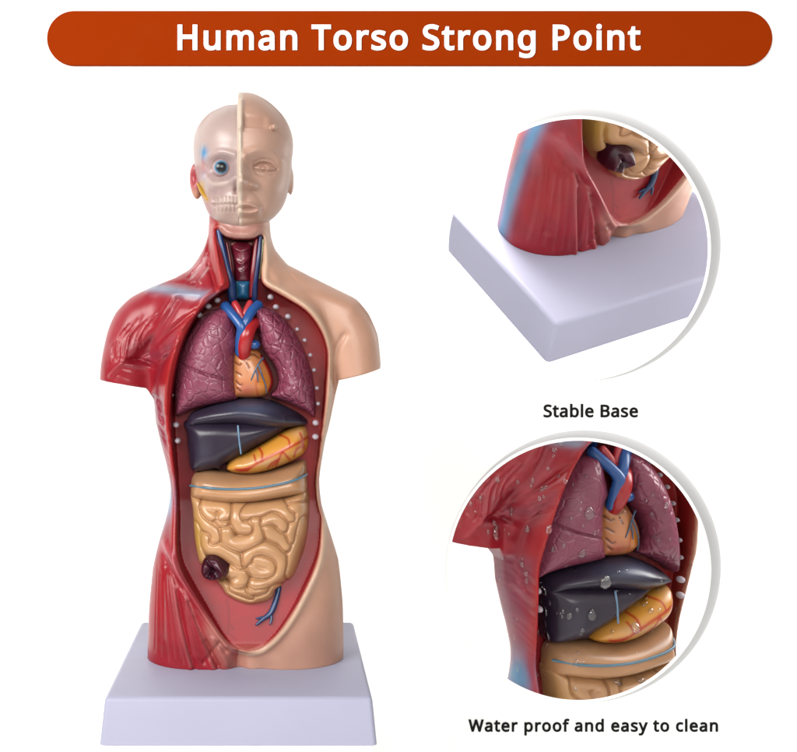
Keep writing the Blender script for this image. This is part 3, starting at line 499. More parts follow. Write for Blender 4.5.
# ------------------------------------------------------------------ head
SKULL = [(241, 103.5), (230, 104), (223, 105.5), (208, 113), (196.6, 127), (192.6, 143), (193.4, 160), (196, 178), (200, 192), (204.5, 205), (210, 216), (220, 226), (231, 230), (241, 231.5)]
FACE = [(240, 91.5), (249, 92), (258, 94.5), (270, 101.5), (282.8, 114), (290.2, 127), (293.4, 142), (292, 160), (290, 180), (287, 196), (281.5, 209), (272, 219.5), (259, 227), (248, 230.5), (240, 231.5)]
def head_half(outline, left):
    h = .72
    xs = np.arange(184, 244.5, h) if left else np.arange(236.5, 302, h)
    ys = np.arange(-78, 72, h); zs = np.arange(96, 248, h)
    X, Z = np.meshgrid(xs, zs, indexing='ij')
    half = curve(outline, 5, False); m = half.copy(); m[:, 0] = 2 * 240.5 - m[:, 0]
    P = np.concatenate([half, m[::-1]])
    d = -poly_sd(up(P, -6), X, Z); w = ss(3, 18, d)
    d = d * (1 - w) + blur(d, 6 / h) * w
    PYm = CY - Z
    R = np.interp(PYm, [100, 150, 190, 232], [50, 50, 46, 36]); T = np.interp(PYm, [100, 150, 190, 232], [56, 57, 52, 42])
    yc = np.interp(PYm, [100, 160, 200, 235], [5, 3, -4, -14])
    k = 1 - 48 / F0; PX, PY = CX + (X - CX) / k, CY - Z / k
    def g(x, y, a, b, hh, rot=0.0):
        ca, sa = math.cos(rot), math.sin(rot); dx, dy = PX - x, PY - y
        u, w2 = ca * dx + sa * dy, -sa * dx + ca * dy
        return hh * np.exp(-(u / a) ** 2 - (w2 / b) ** 2)
    def s(pts, w2, hh): return stroke_map([(pts, w2, hh)], PX, PY)
    if left:
        r = (g(221, 167.5, 12.5, 10, -8.5) + s([(207, 156), (220, 152.5), (234, 156)], 4, 2.6) + s([(205, 176), (213, 184), (226, 183), (234, 180)], 4, 3.2)
             + g(238, 178, 5, 12, 6) + g(236.5, 190, 3.2, 5.5, -4.5) + g(240, 196, 8, 3, 2.0) + g(226, 205, 12, 7, 3.0) + s([(212, 203), (226, 204), (239, 204.5)], 1.1, -2.0)
             + s([(206, 190), (211, 206), (218, 218), (232, 226)], 4, 1.6) + g(203, 164, 6, 14, -2.5) + g(214, 198, 6, 9, -3.0)
             + s([(206, 170), (200, 158), (203, 142)], 1.6, .9) + g(240, 224, 10, 6, 2.5))
        for i in range(7):
            x = 213.5 + i * 4.1
            r = r + s([(x, 197.5), (x + .4, 203)], .8, -1.0) + s([(x + 1.2, 205), (x + 1.2, 211)], .8, -.9)
    else:
        r = (g(242, 177, 5.5, 16, 9.5) + g(243.5, 185, 7.5, 5.5, 9.5) + g(253.5, 187, 4.4, 4.0, 6.5) + g(251.5, 191.5, 4, 1.5, -2.6) + s([(246, 156), (258, 150.5), (272, 151), (281, 157)], 4.5, 3.0)
             + g(262.5, 165.5, 11.5, 7.5, -7.0) + g(264, 167.5, 8.6, 4.2, 5.0) + s([(254, 166), (261, 162), (270, 162.5), (277, 167)], 1.0, -3.0)
             + s([(254, 169), (262, 170.5), (270, 170), (276, 168)], 1.0, -2.6) + s([(256, 173), (264, 176), (273, 174)], 1.4, -.8) + s([(254, 162), (262, 158.6), (272, 159.4), (278, 163.5)], 1.1, -1.1) + s([(266.9, 167.3), (264.2, 170), (261.4, 167.3), (264.2, 164.6), (266.9, 167.3)], .8, -1.3) + g(264.2, 167.3, 1.0, 1.0, -1.2)
             + s([(241, 205.2), (249, 204.6), (259, 208)], 2.4, 3.6) + s([(241, 212), (249, 212.8), (257.5, 210.8)], 2.9, 4.2) + s([(240, 208.3), (250, 208), (261, 209.3)], 1.0, -2.2)
             + s([(241, 217), (252, 216.5)], 2.6, -1.6) + g(242, 224, 9, 5, 2.6) + g(272, 187, 12, 10, 2.0) + s([(255, 192), (262, 203), (262, 214)], 3.5, -1.2)
             + g(246, 199, 3, 4, -1.0))
        r = r + 1.0 * ss(130.2, 128.8, PY + (PX - 245) * .02) * ss(290, 280, PX) + s([(241, 98), (241, 130)], 2.2, 2.4) + s([(240.5, 130), (240.5, 176)], 1.6, 1.6)
        r = r + s([(240.5, 190), (240.5, 230)], 1.4, 1.0)
        r = r - 1.6 * ss(130, 127, PY) * ss(112, 118, PY) * ss(243, 244.5, PX) * ss(270, 262, PX)
    r = blur(r, .5) * (1.35 if left else 1.2)
    Y = ys[None, :, None]
    y = Y - yc[:, None, :] + r[:, None, :] * ss(4, -20, Y)
    u = np.clip(1 - d / R, 0, None)[:, None, :]
    f = (np.sqrt(u ** 2 + (y / T[:, None, :]) ** 2) - 1) * 40
    def blob(c, rad):
        c3 = np.array([*up([c[:2]], c[2])[0]]); dx = (xs[:, None, None] - c3[0]) / rad[0]; dz = (zs[None, None, :] - c3[1]) / rad[2]; dy = (Y - c[2]) / rad[1]
        return (np.sqrt(dx * dx + dy * dy + dz * dz) - 1) * min(rad)
    if left:
        f = np.maximum(f, (xs - 240.6)[:, None, None])
    else:
        f = smin(f, blob((274, 127.5, -43), (3.2, 5, 3.0)), 1.6)
        f = smin(f, blob((290.5, 181, 8), (3.4, 9, 14)), 2)
        f = smax(f, (239.0 - xs)[:, None, None], 1.5)
    return nets(f, xs, ys, zs)

v, q = head_half(SKULL, True); px, py = to_px(v); N = vnormals(v, q)
col = flat_col(v, lin(206, 180, 172))
def pg(x, y, a, b): return np.exp(-((px - x) / a) ** 2 - ((py - y) / b) ** 2)
col = mixc(col, lin(176, 140, 144), pg(221, 168, 15, 12) * .8)
col = mixc(col, lin(188, 150, 150), pg(216, 196, 12, 12) * .6)
col = mixc(col, lin(212, 178, 160), pg(232, 214, 14, 14) * .7)
col = mixc(col, lin(172, 60, 66), np.exp(-(line_d(curve([(197, 168), (199, 185), (206, 203), (212, 217)], 5, False), px, py) / 3) ** 2) * .7)
col = mixc(col, lin(214, 110, 110), np.exp(-(line_d(curve([(206, 176), (203, 166), (205, 152)], 5, False), px, py) / 2.5) ** 2) * .4)
col = mixc(col, lin(96, 168, 214), pg(204, 153, 3.6, 6.5) * 1.0)
col = mixc(col, lin(150, 140, 168), pg(204, 176, 3, 5) * .7)
col = mixc(col, lin(214, 160, 40), np.exp(-(line_d(curve([(202, 183), (203, 192), (207, 200)], 5, False), px, py) / 2.2) ** 2) * .9)
col = mixc(col, lin(226, 206, 192), pg(226, 202, 12, 6) * .5)
for i in range(7):
    x = 213.5 + i * 4.1
    for y0, y1, dx in ((197.5, 203, 0), (205, 211, 1.2)): col = mixc(col, lin(166, 128, 118), np.exp(-(line_d(np.array([(x + dx, y0), (x + dx + .2, y1)]), px, py) / .8) ** 2) * .28)
col = mixc(col, lin(160, 118, 112), np.exp(-(line_d(curve([(212, 203.4), (226, 204.2), (239, 204.6)], 4, False), px, py) / .9) ** 2) * .35)
col = mixc(col, lin(150, 104, 106), pg(236.5, 190, 2.6, 5) * .7)
col = mixc(col, lin(228, 204, 192), np.exp(-(line_d(curve([(205, 176), (213, 184), (226, 183)], 4, False), px, py) / 2.4) ** 2) * .6)
skull = model_part('skull', v, q, col, M_SKULL, model)
v, f = ball((*up([(221, 167.3)], -44)[0][:1], -40, up([(221, 167.3)], -44)[0][1]), 8.6, 40, 24)
px, py = to_px(v); r = np.hypot(px - 221.3, py - 167.2); fr = v[:, 1] < -42
v[:, 1] = np.where(fr, v[:, 1], v[:, 1])
col = flat_col(v, lin(206, 176, 176)); col = mixc(col, lin(116, 168, 196), ss(7.4, 6.6, r) * fr); col = mixc(col, lin(54, 96, 130), ss(6.2, 5.4, r) * fr); col = mixc(col, lin(6, 6, 10), ss(5.2, 4.6, r) * fr)
M_EYE = painted('eye_plastic', .3, .0)
eye = model_part('eyeball', v, f, col, M_EYE, skull)
# the ear on the muscle side
def small_net(fn, lo, hi, h):
    xs, ys, zs = [np.arange(a, b, h) for a, b in zip(lo, hi)]
    return nets(fn(xs[:, None, None], ys[None, :, None], zs[None, None, :]), xs, ys, zs)
def ear_f(x, y, z):
    d = np.sqrt(((x - 196 - (z - 154) * -.06) / 6.4) ** 2 + ((y - 2) / 9) ** 2 + ((z - 154) / 18) ** 2) - 1
    inner = np.sqrt(((x - 193) / 4) ** 2 + ((y + 8) / 7) ** 2 + ((z - 157) / 10) ** 2) - 1
    return smax(d * 5, -inner * 4, 1)
v, q = small_net(ear_f, (184, -14, 130), (207, 16, 178), .8); px, py = to_px(v)
col = flat_col(v, lin(216, 130, 128)); col = mixc(col, lin(190, 44, 60), np.exp(-((py - 178) / 8) ** 2 - ((px - 194) / 4) ** 2)); col = mixc(col, lin(222, 158, 130), ss(186, 194, py))
model_part('ear', v, q, col, M_SKULL, skull)
v, f = tube([(198, 184, -14), (202, 192, -22), (207, 199, -28)], [1.2, 2.0, 1.4]); model_part('gland', v, f, flat_col(v, lin(214, 162, 44)), M_ORGAN, skull)

v, q = head_half(FACE, False); px, py = to_px(v)
col = flat_col(v, lin(216, 172, 150))
col = mixc(col, lin(206, 156, 130), pg(258, 122, 16, 9) * .6)
col = mixc(col, lin(204, 154, 132), pg(264, 167, 12, 6) * .5)
col = mixc(col, lin(210, 160, 142), pg(250, 209, 10, 6) * .5)
col = mixc(col, lin(236, 212, 190), ss(243.5, 241.5, px))
face = model_part('face', v, q, col, M_SKIN, model)

# ------------------------------------------------------------------ organs
def organ(poly, yref, yc, T, R, back, h=.9, relief=None, bulge=None, sub=5, edge=1.0):
    P = up(curve(poly, sub), yref)
    xs = np.arange(P[:, 0].min() - 3, P[:, 0].max() + 3, h); zs = np.arange(P[:, 1].min() - 3, P[:, 1].max() + 3, h)
    ymin = yc - T - 16
    ys = np.arange(ymin, back + 3, h)
    X, Z = np.meshgrid(xs, zs, indexing='ij')
    k = 1 + yref / F0; PX, PY = CX + (X - CX) / k, CY - Z / k
    d = -poly_sd(P, X, Z); w = ss(2, R * .5, d)
    d = d * (1 - w) + blur(d, R * .14 / h) * w
    u = np.clip(1 - d / R, 0, None)
    off = bulge(PX, PY) if bulge else np.zeros(X.shape)          # positive: set further back
    r = relief(PX, PY) if relief else np.zeros(X.shape)
    r = r * ss(0, 3, d)
    Y = ys[None, :, None]
    y = Y - yc - off[:, None, :] + r[:, None, :]
    yf = np.minimum(y, 0)
    f = (np.sqrt(u[:, None, :] ** 2 + (yf / T) ** 2) - 1) * min(T, R)
    f = smax(f, Y - back, edge)
    v, q = nets(f, xs, ys, zs)
    return v, q

# lungs
LUNG_A = [(224.4, 307), (228, 306.5), (234.5, 315), (238.5, 330), (240, 343), (236, 353), (235.4, 366), (235.8, 382), (238, 397), (236, 400), (222, 403), (205, 406.3), (190, 410.5), (174.6, 416.8), (173.2, 400), (173.6, 384), (177, 360), (185, 339.7), (196, 322.7), (211, 310.5)]
LUNG_B = [(254.5, 308), (264, 306.5), (277.4, 312.6), (291, 326), (302, 344), (310, 364.5), (314.7, 387), (316, 417.5), (307, 413), (291, 404.5), (273, 397.5), (271, 394), (277, 387), (278, 376), (273.5, 364), (266.5, 355), (260, 344), (257.5, 330.6), (254, 317)]
fis = [([(177, 362), (200, 371), (222, 377), (236, 381)], 1.0, -3.0)]
v, q = organ(LUNG_A, -26, -20, 30, 26, -3, 1.0, lambda a, b: stroke_map(fis, a, b), lambda a, b: ((a - 236) / 60) ** 2 * 10)
px, py = to_px(v)
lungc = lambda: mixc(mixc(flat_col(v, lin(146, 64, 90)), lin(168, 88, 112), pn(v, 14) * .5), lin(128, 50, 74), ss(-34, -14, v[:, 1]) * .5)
def pn(v, s):
    """smooth blotches"""
    p = v / s; return .5 + .5 * np.sin(p[:, 0] * 1.7 + 1.3 * np.sin(p[:, 2])) * np.sin(p[:, 2] * 1.4 + 1.1 * np.sin(p[:, 0] * .8))
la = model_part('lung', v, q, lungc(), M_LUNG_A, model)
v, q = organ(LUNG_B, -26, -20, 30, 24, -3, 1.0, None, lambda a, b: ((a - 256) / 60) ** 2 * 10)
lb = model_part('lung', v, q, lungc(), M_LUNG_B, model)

# heart
HEART = [(234, 349), (243, 346), (250, 345.5), (257, 350), (262, 355.5), (269.5, 368), (273, 380), (271.5, 389), (266, 395), (257, 398), (240, 398), (232, 396), (231, 370)]
cracks = [[(235, 362), (239, 365), (241, 364)], [(236, 372), (241, 375)], [(236, 381), (240, 385), (242, 384)], [(241, 352), (247, 356), (253, 354), (259, 358)], [(238, 357), (244, 360), (250, 358)], [(237, 388), (241, 391)], [(246, 362), (249, 368)]]
v, q = organ(HEART, -30, -22, 17, 20, -3, .8, lambda a, b: stroke_map([(c, 1.0, -.8) for c in cracks], a, b))
px, py = to_px(v)
col = flat_col(v, lin(224, 142, 84))
col = mixc(col, lin(226, 160, 120), pg(246, 372, 9, 14) * .5)
col = mixc(col, lin(216, 112, 92), pg(246, 390, 10, 7) * .8)
col = mixc(col, lin(240, 140, 14), pg(264, 382, 7, 10))
col = mixc(col, lin(188, 40, 34), ss(2.8, 1.2, line_d(curve([(262, 356), (269, 369), (272.5, 381), (270, 391)], 4, False), px, py)))
for c in cracks: col = mixc(col, lin(86, 28, 22), np.exp(-(line_d(curve(c, 4, False), px, py) / .9) ** 2) * .8)
col = mixc(col, lin(196, 60, 40), np.exp(-(line_d(curve([(259, 370), (256, 384), (258, 396)], 4, False), px, py) / .9) ** 2) * .7)
heart = model_part('heart', v, q, col, M_ORGAN, model)
def vessel(name, pts, rad, c, parent, mat=None, flat=1.0, seg=14):
    v, f = tube(pts, rad, seg, 8, flat)
    return model_part(name, v, f, flat_col(v, lin(*c)), mat or M_ORGAN, parent)
BLUE, DBLUE, RED = (42, 96, 170), (24, 52, 110), (196, 32, 38)
vessel('vein', [(225.5, 306.5, -29), (231, 313, -36), (237, 320, -41), (242, 328, -43), (241, 340, -40), (240, 352, -34)], [5.2, 4.8, 4.8, 5.4, 5.6, 5], BLUE, heart)
vessel('vein', [(258, 305.5, -29), (252, 311, -36), (247, 320, -41), (243, 329, -42)], [5.2, 4.8, 4.6, 5], BLUE, heart)
vessel('artery', [(235, 304, -30), (239, 311, -34), (242.5, 320, -36)], [3.6, 3.6, 3.4], (206, 52, 60), heart)
vessel('artery', [(250, 303, -30), (246, 311, -33), (243, 320, -35)], [3.2, 3.2, 3.2], (206, 52, 60), heart)
vessel('aorta', [(257, 322, -30), (251, 326, -38), (246.5, 335, -42), (244.5, 346, -39), (244, 356, -32)], [5, 6.4, 7.4, 7, 6], RED, heart)
v, f = ball((*[up([(254, 344.5)], -40)[0][0]], -37, up([(254, 344.5)], -40)[0][1]), (6, 5, 4.6)); model_part('auricle', v, f, flat_col(v, lin(30, 92, 168)), M_ORGAN, heart)
GB = (74, 98, 128)
vessel('coronary_vessel', [(263, 358, -35), (258, 365, -38), (254, 373, -39.5), (251, 380, -39)], [.9, .9, .7, .5], GB, heart)
vessel('coronary_vessel', [(258.5, 365, -38.3), (262, 375, -38.8), (265.5, 385, -36.5), (266.5, 393, -33)], [.8, .8, .7, .5], GB, heart)
vessel('coronary_vessel', [(256, 369.5, -39), (257.5, 375, -39.6), (258, 382, -39.4)], [.6, .7, .5], GB, heart)

# neck
LAR = [(229.5, 243.5), (234, 241), (241, 240), (248, 241), (253, 243), (251.5, 262), (250.5, 281.5), (235, 281.5), (233, 262)]
def lrel(a, b): return stroke_map([([(232, 247), (241, 251), (251, 247)], 1.6, 1.6), ([(234, 258), (241, 264), (250, 257)], 1.6, 1.8), ([(236, 268), (241, 272), (248, 267)], 1.4, 1.2), ([(234, 280), (250, 280)], 1.2, 1.0)], a, b)
v, q = organ(LAR, -22, -8, 15, 10, -3, .8, lrel); px, py = to_px(v)
col = flat_col(v, lin(112, 22, 44)); col = mixc(col, lin(146, 52, 72), pg(241, 256, 9, 6) * .6); col = mixc(col, lin(74, 8, 26), pg(242, 246, 5, 3) * .9); col = mixc(col, lin(78, 10, 30), pg(242, 274, 5, 5) * .6)
col = mixc(col, lin(222, 160, 150), ss(2.2, .8, line_d(np.array([(229, 245), (235, 241.3)]), px, py)) * .8); col = mixc(col, lin(222, 160, 150), ss(2.0, .8, line_d(np.array([(248, 241), (253, 244.5)]), px, py)) * .8)
larynx = model_part('larynx', v, q, col, M_ORGAN, model)
v, q = organ([(234.6, 279.5), (250.5, 279.5), (250, 290), (249, 299), (236, 299), (235, 290)], -22, -8, 14, 8, -3, .8, None, None, 3); px, py = to_px(v)
col = flat_col(v, lin(40, 112, 158)); col = mixc(col, lin(110, 160, 180), ss(1.2, .5, np.abs(px - 237.2)) * .6)
model_part('windpipe', v, q, col, M_ORGAN, larynx)
vessel('neck_vein', [(218.4, 231, -24), (222, 247, -25), (227, 268, -24), (231, 284, -22), (232.5, 300, -18)], [2.4, 3.2, 3.4, 4.4, 4.4], (20, 58, 118), model)
vessel('neck_vein', [(260.4, 237, -22), (259, 254, -24), (256.8, 272, -23), (255, 286, -21), (254.5, 300, -18)], [1.6, 2.3, 2.6, 3, 3], (22, 46, 100), model)
vessel('neck_artery', [(256.6, 240, -20), (254.6, 258, -22), (252.8, 276, -22), (251.4, 296, -18)], [2.0, 2.6, 2.8, 2.4], (140, 16, 32), model)
vessel('neck_artery', [(226.5, 243, -18), (230, 262, -19), (233, 284, -18)], [1.6, 1.8, 1.6], (120, 14, 30), model)
vessel('nerve', [(263, 240, -21), (261.6, 258, -22), (259.6, 278, -20)], [.9, 1.2, .9], (188, 186, 130), model)

# diaphragm, liver, stomach
DIA = [(184.5, 424), (190, 414), (205, 408), (220, 403.5), (245, 398.5), (266.7, 400.5), (288, 409), (301, 416), (308.5, 423), (306.5, 426.5), (296, 428), (284, 429.4), (266.7, 430), (250, 427.6), (237, 425.8), (218, 426.2), (202, 427), (189, 429.5), (184.5, 428.5)]
ribs = [([(284 + i * 2.3, 414 + abs(i - 6) * .35), (285 + i * 2.2, 421)], .7, .55) for i in range(11)]
v, q = organ(DIA, -32, -22, 32, 20, -3, 1.0, lambda a, b: stroke_map(ribs, a, b), lambda a, b: ((a - 244) / 62) ** 2 * 12); px, py = to_px(v)
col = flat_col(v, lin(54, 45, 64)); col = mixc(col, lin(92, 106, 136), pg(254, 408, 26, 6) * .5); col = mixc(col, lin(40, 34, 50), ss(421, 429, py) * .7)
for p, w, hh in ribs: col = mixc(col, lin(20, 16, 28), np.exp(-(line_d(np.asarray(p, float) + [1.1, 0], px, py) / .7) ** 2) * .7)
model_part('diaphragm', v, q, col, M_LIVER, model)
LIV = [(185.6, 421), (240, 418), (292, 421), (290, 427), (275, 437), (262, 444), (251.7, 449.5), (241, 456), (232, 461), (226, 464), (222.5, 467), (219.5, 471), (215, 469.6), (200.5, 472.6), (190, 471.4), (187, 455), (185.4, 436)]
v, q = organ(LIV, -28, -18, 27, 16, -3, 1.0, None, lambda a, b: ((a - 240) / 60) ** 2 * 11); px, py = to_px(v)
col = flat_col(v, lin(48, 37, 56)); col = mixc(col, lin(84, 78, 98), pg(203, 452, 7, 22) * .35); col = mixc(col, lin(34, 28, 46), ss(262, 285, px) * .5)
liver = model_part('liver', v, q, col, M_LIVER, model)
vessel('ligament', [(238, 426, -43.4), (239, 438, -44.4), (241, 453.6, -43)], [.9, 1.0, .8], (120, 158, 190), liver)
STO = [(226, 468), (229, 462), (236, 457), (245.3, 454), (262.4, 444.5), (281.6, 433.5), (296, 427.5), (303, 427), (307.5, 431), (309, 442), (305, 453.5), (295, 461), (281, 467), (266.7, 471.8), (250, 474.6), (237, 474), (228.5, 471.5)]
v, q = organ(STO, -28, -20, 26, 17, -3, .8, None, lambda a, b: ((a - 248) / 60) ** 2 * 10); px, py = to_px(v)
col = flat_col(v, lin(238, 164, 62)); col = mixc(col, lin(236, 190, 140), pg(262, 462, 22, 5) * .7); col = mixc(col, lin(232, 180, 132), pg(300, 433, 9, 6) * .7); col = mixc(col, lin(228, 142, 22), pg(302, 446, 8, 7) * .8)
veins = [[(268, 468), (272, 463), (279, 459)], [(254, 455), (256, 462)], [(294, 457), (297, 449), (304, 446)], [(236, 469.5), (245, 470.5), (258, 463), (272, 455.5), (288, 448), (300, 442), (308, 437)], [(240, 470), (248, 468.4)], [(262, 461), (262, 453), (259, 448)], [(283, 450), (279, 459), (276, 466)], [(283, 452), (290, 460)], [(290, 447), (288, 439), (280, 435)], [(302, 441), (304, 449)], [(278, 460), (272, 466)], [(303, 440), (300, 433)], [(250, 467), (247, 471)]]
for c, w in zip(veins, [1, 1, 1.1, 1.5, 1.6, 1.3, 1.3, 1.2, 1.1, 1.1, 1, 1, 1]):
    col = mixc(col, lin(206, 46, 24), np.exp(-(line_d(curve(c, 5, False), px, py) / w) ** 2) * .95)
model_part('stomach', v, q, col, M_ORGAN, model)

# colon and intestine
COL = [(189.5, 487), (191, 479), (196, 474), (207, 471.4), (224, 473), (245, 474.6), (264, 473), (280, 469), (296, 464), (303, 462), (307, 465), (307.6, 480), (307, 494), (296, 497), (280, 499), (256, 502.5), (232.5, 504), (212, 503), (196, 501), (190, 499)]
v, q = organ(COL, -30, -22, 29, 17, -3, 1.0, lambda a, b: stroke_map([([(189, 485.5), (224, 489), (256, 488), (288, 482), (308, 474.5)], 3, -1.5), ([(193, 494), (232, 497), (275, 494), (306, 486)], 4, 1.5)], a, b), lambda a, b: ((a - 248) / 60) ** 2 * 12); px, py = to_px(v)
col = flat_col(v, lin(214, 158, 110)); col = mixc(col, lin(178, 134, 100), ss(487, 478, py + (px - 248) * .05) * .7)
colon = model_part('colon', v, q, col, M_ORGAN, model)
def front_y(o_v, p):  # depth of the front of an organ near a front-view point
    a, b = to_px(o_v); d = (a - p[0]) ** 2 + (b - p[1]) ** 2; near = d < 4
    return o_v[near, 1].min() if near.any() else -30
band = [(190.5, 485.6), (205, 487.6), (224, 489), (240, 489), (256, 488), (272, 485.6), (288, 482.2), (299, 478.4), (306.5, 474.5)]
vessel('band', [(*p, front_y(v, p) - .1) for p in band], 1.15, (96, 138, 160), colon)
INT = [(189.5, 494), (215, 497), (250, 499), (285, 496), (308, 491), (310, 520), (308.5, 540), (305.5, 557), (299, 572), (290.5, 584), (277.5, 590), (275, 598), (268, 603), (259, 604.8), (250.4, 606), (240, 603.6), (231, 599), (224, 594), (220, 587), (211, 582), (203, 577), (197.5, 566), (193.5, 549), (191.6, 533), (190.4, 512)]
ic = lambda L: [(180 + a / 5.785, 485 + b / 5.785) for a, b in L]
COILS = [(ic([(88, 105), (92, 170), (128, 212), (186, 246), (214, 286), (196, 318)]), 7.0), (ic([(150, 112), (205, 106), (258, 112), (272, 150), (226, 186), (160, 160), (140, 125)]), 6.2),
         (ic([(345, 108), (334, 170), (352, 222), (404, 230)]), 7.2), (ic([(372, 150), (450, 138), (530, 108), (585, 122), (625, 165), (660, 195)]), 7.2),
         (ic([(640, 80), (690, 62)]), 6.5), (ic([(655, 120), (702, 150), (672, 200), (642, 262), (640, 310)]), 7.0), (ic([(490, 212), (535, 184), (585, 202), (600, 232)]), 7.2),
         (ic([(500, 232), (530, 268), (590, 300), (620, 338)]), 7.4), (ic([(268, 258), (280, 312), (336, 332), (432, 308), (456, 250), (440, 200)]), 7.6),
         (ic([(150, 308), (160, 345), (225, 352), (290, 380), (336, 420), (350, 452)]), 7.4), (ic([(384, 430), (410, 385), (470, 352), (545, 378), (588, 430), (578, 500), (520, 552), (440, 560)]), 7.6),
         (ic([(445, 412), (520, 442), (528, 486), (460, 492), (410, 450)]), 6.8), (ic([(305, 486), (358, 482), (362, 530), (326, 562)]), 6.6), (ic([(262, 600), (310, 645), (385, 668), (455, 660), (520, 622), (545, 588)]), 7.4),
         (ic([(300, 590), (360, 610), (410, 640)]), 6.2), (ic([(420, 600), (500, 590)]), 6.5), (ic([(700, 190), (690, 280), (655, 380), (628, 500)]), 6.2), (ic([(90, 230), (95, 330), (112, 420)]), 6.0), (ic([(215, 190), (255, 215)]), 6)]
def coil_h(a, b, crease=False):
    H = np.zeros(a.shape); e1 = np.full(a.shape, 99.); e2 = np.full(a.shape, 99.)
    for P, r in COILS:
        d = line_d(curve(P, 5, False), a, b)
        H = smax(H, np.sqrt(np.clip((r + 3) ** 2 - d * d, 0, None)) * 1.1, .5)
        e = d - r; e2 = np.minimum(e2, np.maximum(e, e1)); e1 = np.minimum(e1, e)
    cre = np.exp(-((e2 - e1) / 1.7) ** 2)
    return (H - 2.2 * cre, cre) if crease else H - 2.2 * cre
v, q = organ(INT, -30, -20, 22, 20, -3, .8, coil_h, lambda a, b: ((a - 248) / 58) ** 2 * 12 + 4.0 + ss(585, 606, b) * 5); px, py = to_px(v)
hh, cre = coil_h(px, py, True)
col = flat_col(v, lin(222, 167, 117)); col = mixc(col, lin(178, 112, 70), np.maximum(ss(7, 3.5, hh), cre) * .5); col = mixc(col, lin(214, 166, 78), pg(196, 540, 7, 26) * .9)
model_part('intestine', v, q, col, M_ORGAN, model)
iv = v
ac = np.array((214.5, 569.5))
APP = [tuple(ac + np.array([math.cos(t) * 14.6, math.sin(t) * 12.8]) * (1 + .07 * math.sin(3 * t + 1))) for t in np.linspace(0, 2 * math.pi, 18, endpoint=False)]
sp = [([(205, 571), (206, 563), (213, 560), (219, 563), (223, 570), (226, 576)], 3.6, 4.5), ([(211, 577), (218, 580), (222, 572), (217, 567), (210, 566)], 3.2, 4.0), ([(202, 566), (204, 576), (212, 580)], 3.2, 3.4)]
v, q = organ(APP, -50, -42, 7, 8, -30, .7, lambda a, b: stroke_map(sp, a, b) - stroke_map([([(208, 562), (213, 570), (209, 578)], 1.6, 4), ([(221, 562), (224, 571), (222, 579)], 1.2, 2.5)], a, b)); px, py = to_px(v)
col = flat_col(v, lin(84, 22, 46)); col = mixc(col, lin(118, 52, 76), ss(-56, -60, v[:, 1]) * .4); col = mixc(col, lin(40, 4, 18), ss(-53, -49, v[:, 1]) * .6)
model_part('appendix', v, q, col, M_LIVER, model)
vb = (34, 70, 120)
pel = vessel('pelvic_vein', [(x, y, FLOOR(CY + (y - CY) * 1.022) - .4) for x, y in ((279, 588), (275.5, 602), (270.5, 613), (263, 619), (256.5, 624.5))], [2.6, 2.8, 2.8, 2.0, 1.2], vb, model)
vessel('branch', [(x, y, FLOOR(CY + (y - CY) * 1.02) - .4) for x, y in ((271, 612), (271.5, 619), (270, 624))], [1.6, 1.3, .9], vb, pel)
vessel('branch', [(x, y, FLOOR(CY + (y - CY) * 1.02) - .4) for x, y in ((266, 617), (261, 617.5), (256.5, 618.5))], [1.3, 1.1, .8], vb, pel)

# rib ends round the opening
STUDS = [(217.6, 300.4), (208.6, 306.4), (199.3, 315), (189.4, 326), (181.5, 342), (176, 356), (172, 374), (171.5, 395), (270.7, 297), (276, 307), (288, 316.6), (297.2, 329.3), (304.6, 340.2), (310.2, 355), (314, 370), (316.8, 388), (318, 403.5), (176.2, 424.8), (177.6, 440.6), (315.6, 422.7), (315.3, 436.6)]
for i, p in enumerate(STUDS):
    yv = -20 if p[1] < 420 else -24
    r = 3.2 if (p[1] < 320 or p[1] > 420) else 2.3
    c = up([p], yv)[0]
    v, f = ball((0, 0, 0), (r, r * 1.6, r * .9), 14, 8)
    o = link('rib_end', raw_mesh('rib_end', v * S, f), M_STUD, model)
    o.location = local(np.array([c[0], yv, c[1]]))

# ------------------------------------------------------------------ square base
def block(name, half_top, half_bot, hgt, bev, mat, parent):
    bm = bmesh.new()
    vs = [bm.verts.new((sx * hb, sy * hb, z)) for z, hb in ((0, half_bot), (hgt, half_top)) for sx, sy in ((-1, -1), (1, -1), (1, 1), (-1, 1))]
    for f in ((3, 2, 1, 0), (4, 5, 6, 7), (0, 1, 5, 4), (1, 2, 6, 5), (2, 3, 7, 6), (3, 0, 4, 7)): bm.faces.new([vs[i] for i in f])
    bm.edges.ensure_lookup_table()
    up_e = [e for e in bm.edges if max(a.co.z for a in e.verts) > .001]
    bmesh.ops.bevel(bm, geom=up_e, offset=bev, segments=5, profile=.5, affect='EDGES', clamp_overlap=True)
    me = bpy.data.meshes.new(name); bm.to_mesh(me); bm.free()
    me.polygons.foreach_set('use_smooth', np.ones(len(me.polygons), bool)); me.set_sharp_from_angle(angle=math.radians(40))
    return link(name, me, mat, parent)
block('base', .1183, .1222, .0410, .0042, M_BASE, model)

# ================================================================== the place
Z0 = 1.0
def W(p, y):
    a = up([p], y)[0]; return Vector(((a[0] - CX) * S, y * S, a[1] * S + Z0))
model.location = ((ROOT[0] - CX) * S, 0, ROOT[2] * S + Z0)
tag(model, 'whole human torso anatomy model with half skull face, standing left of the round windows', 'anatomy model', 'torso anatomy models')

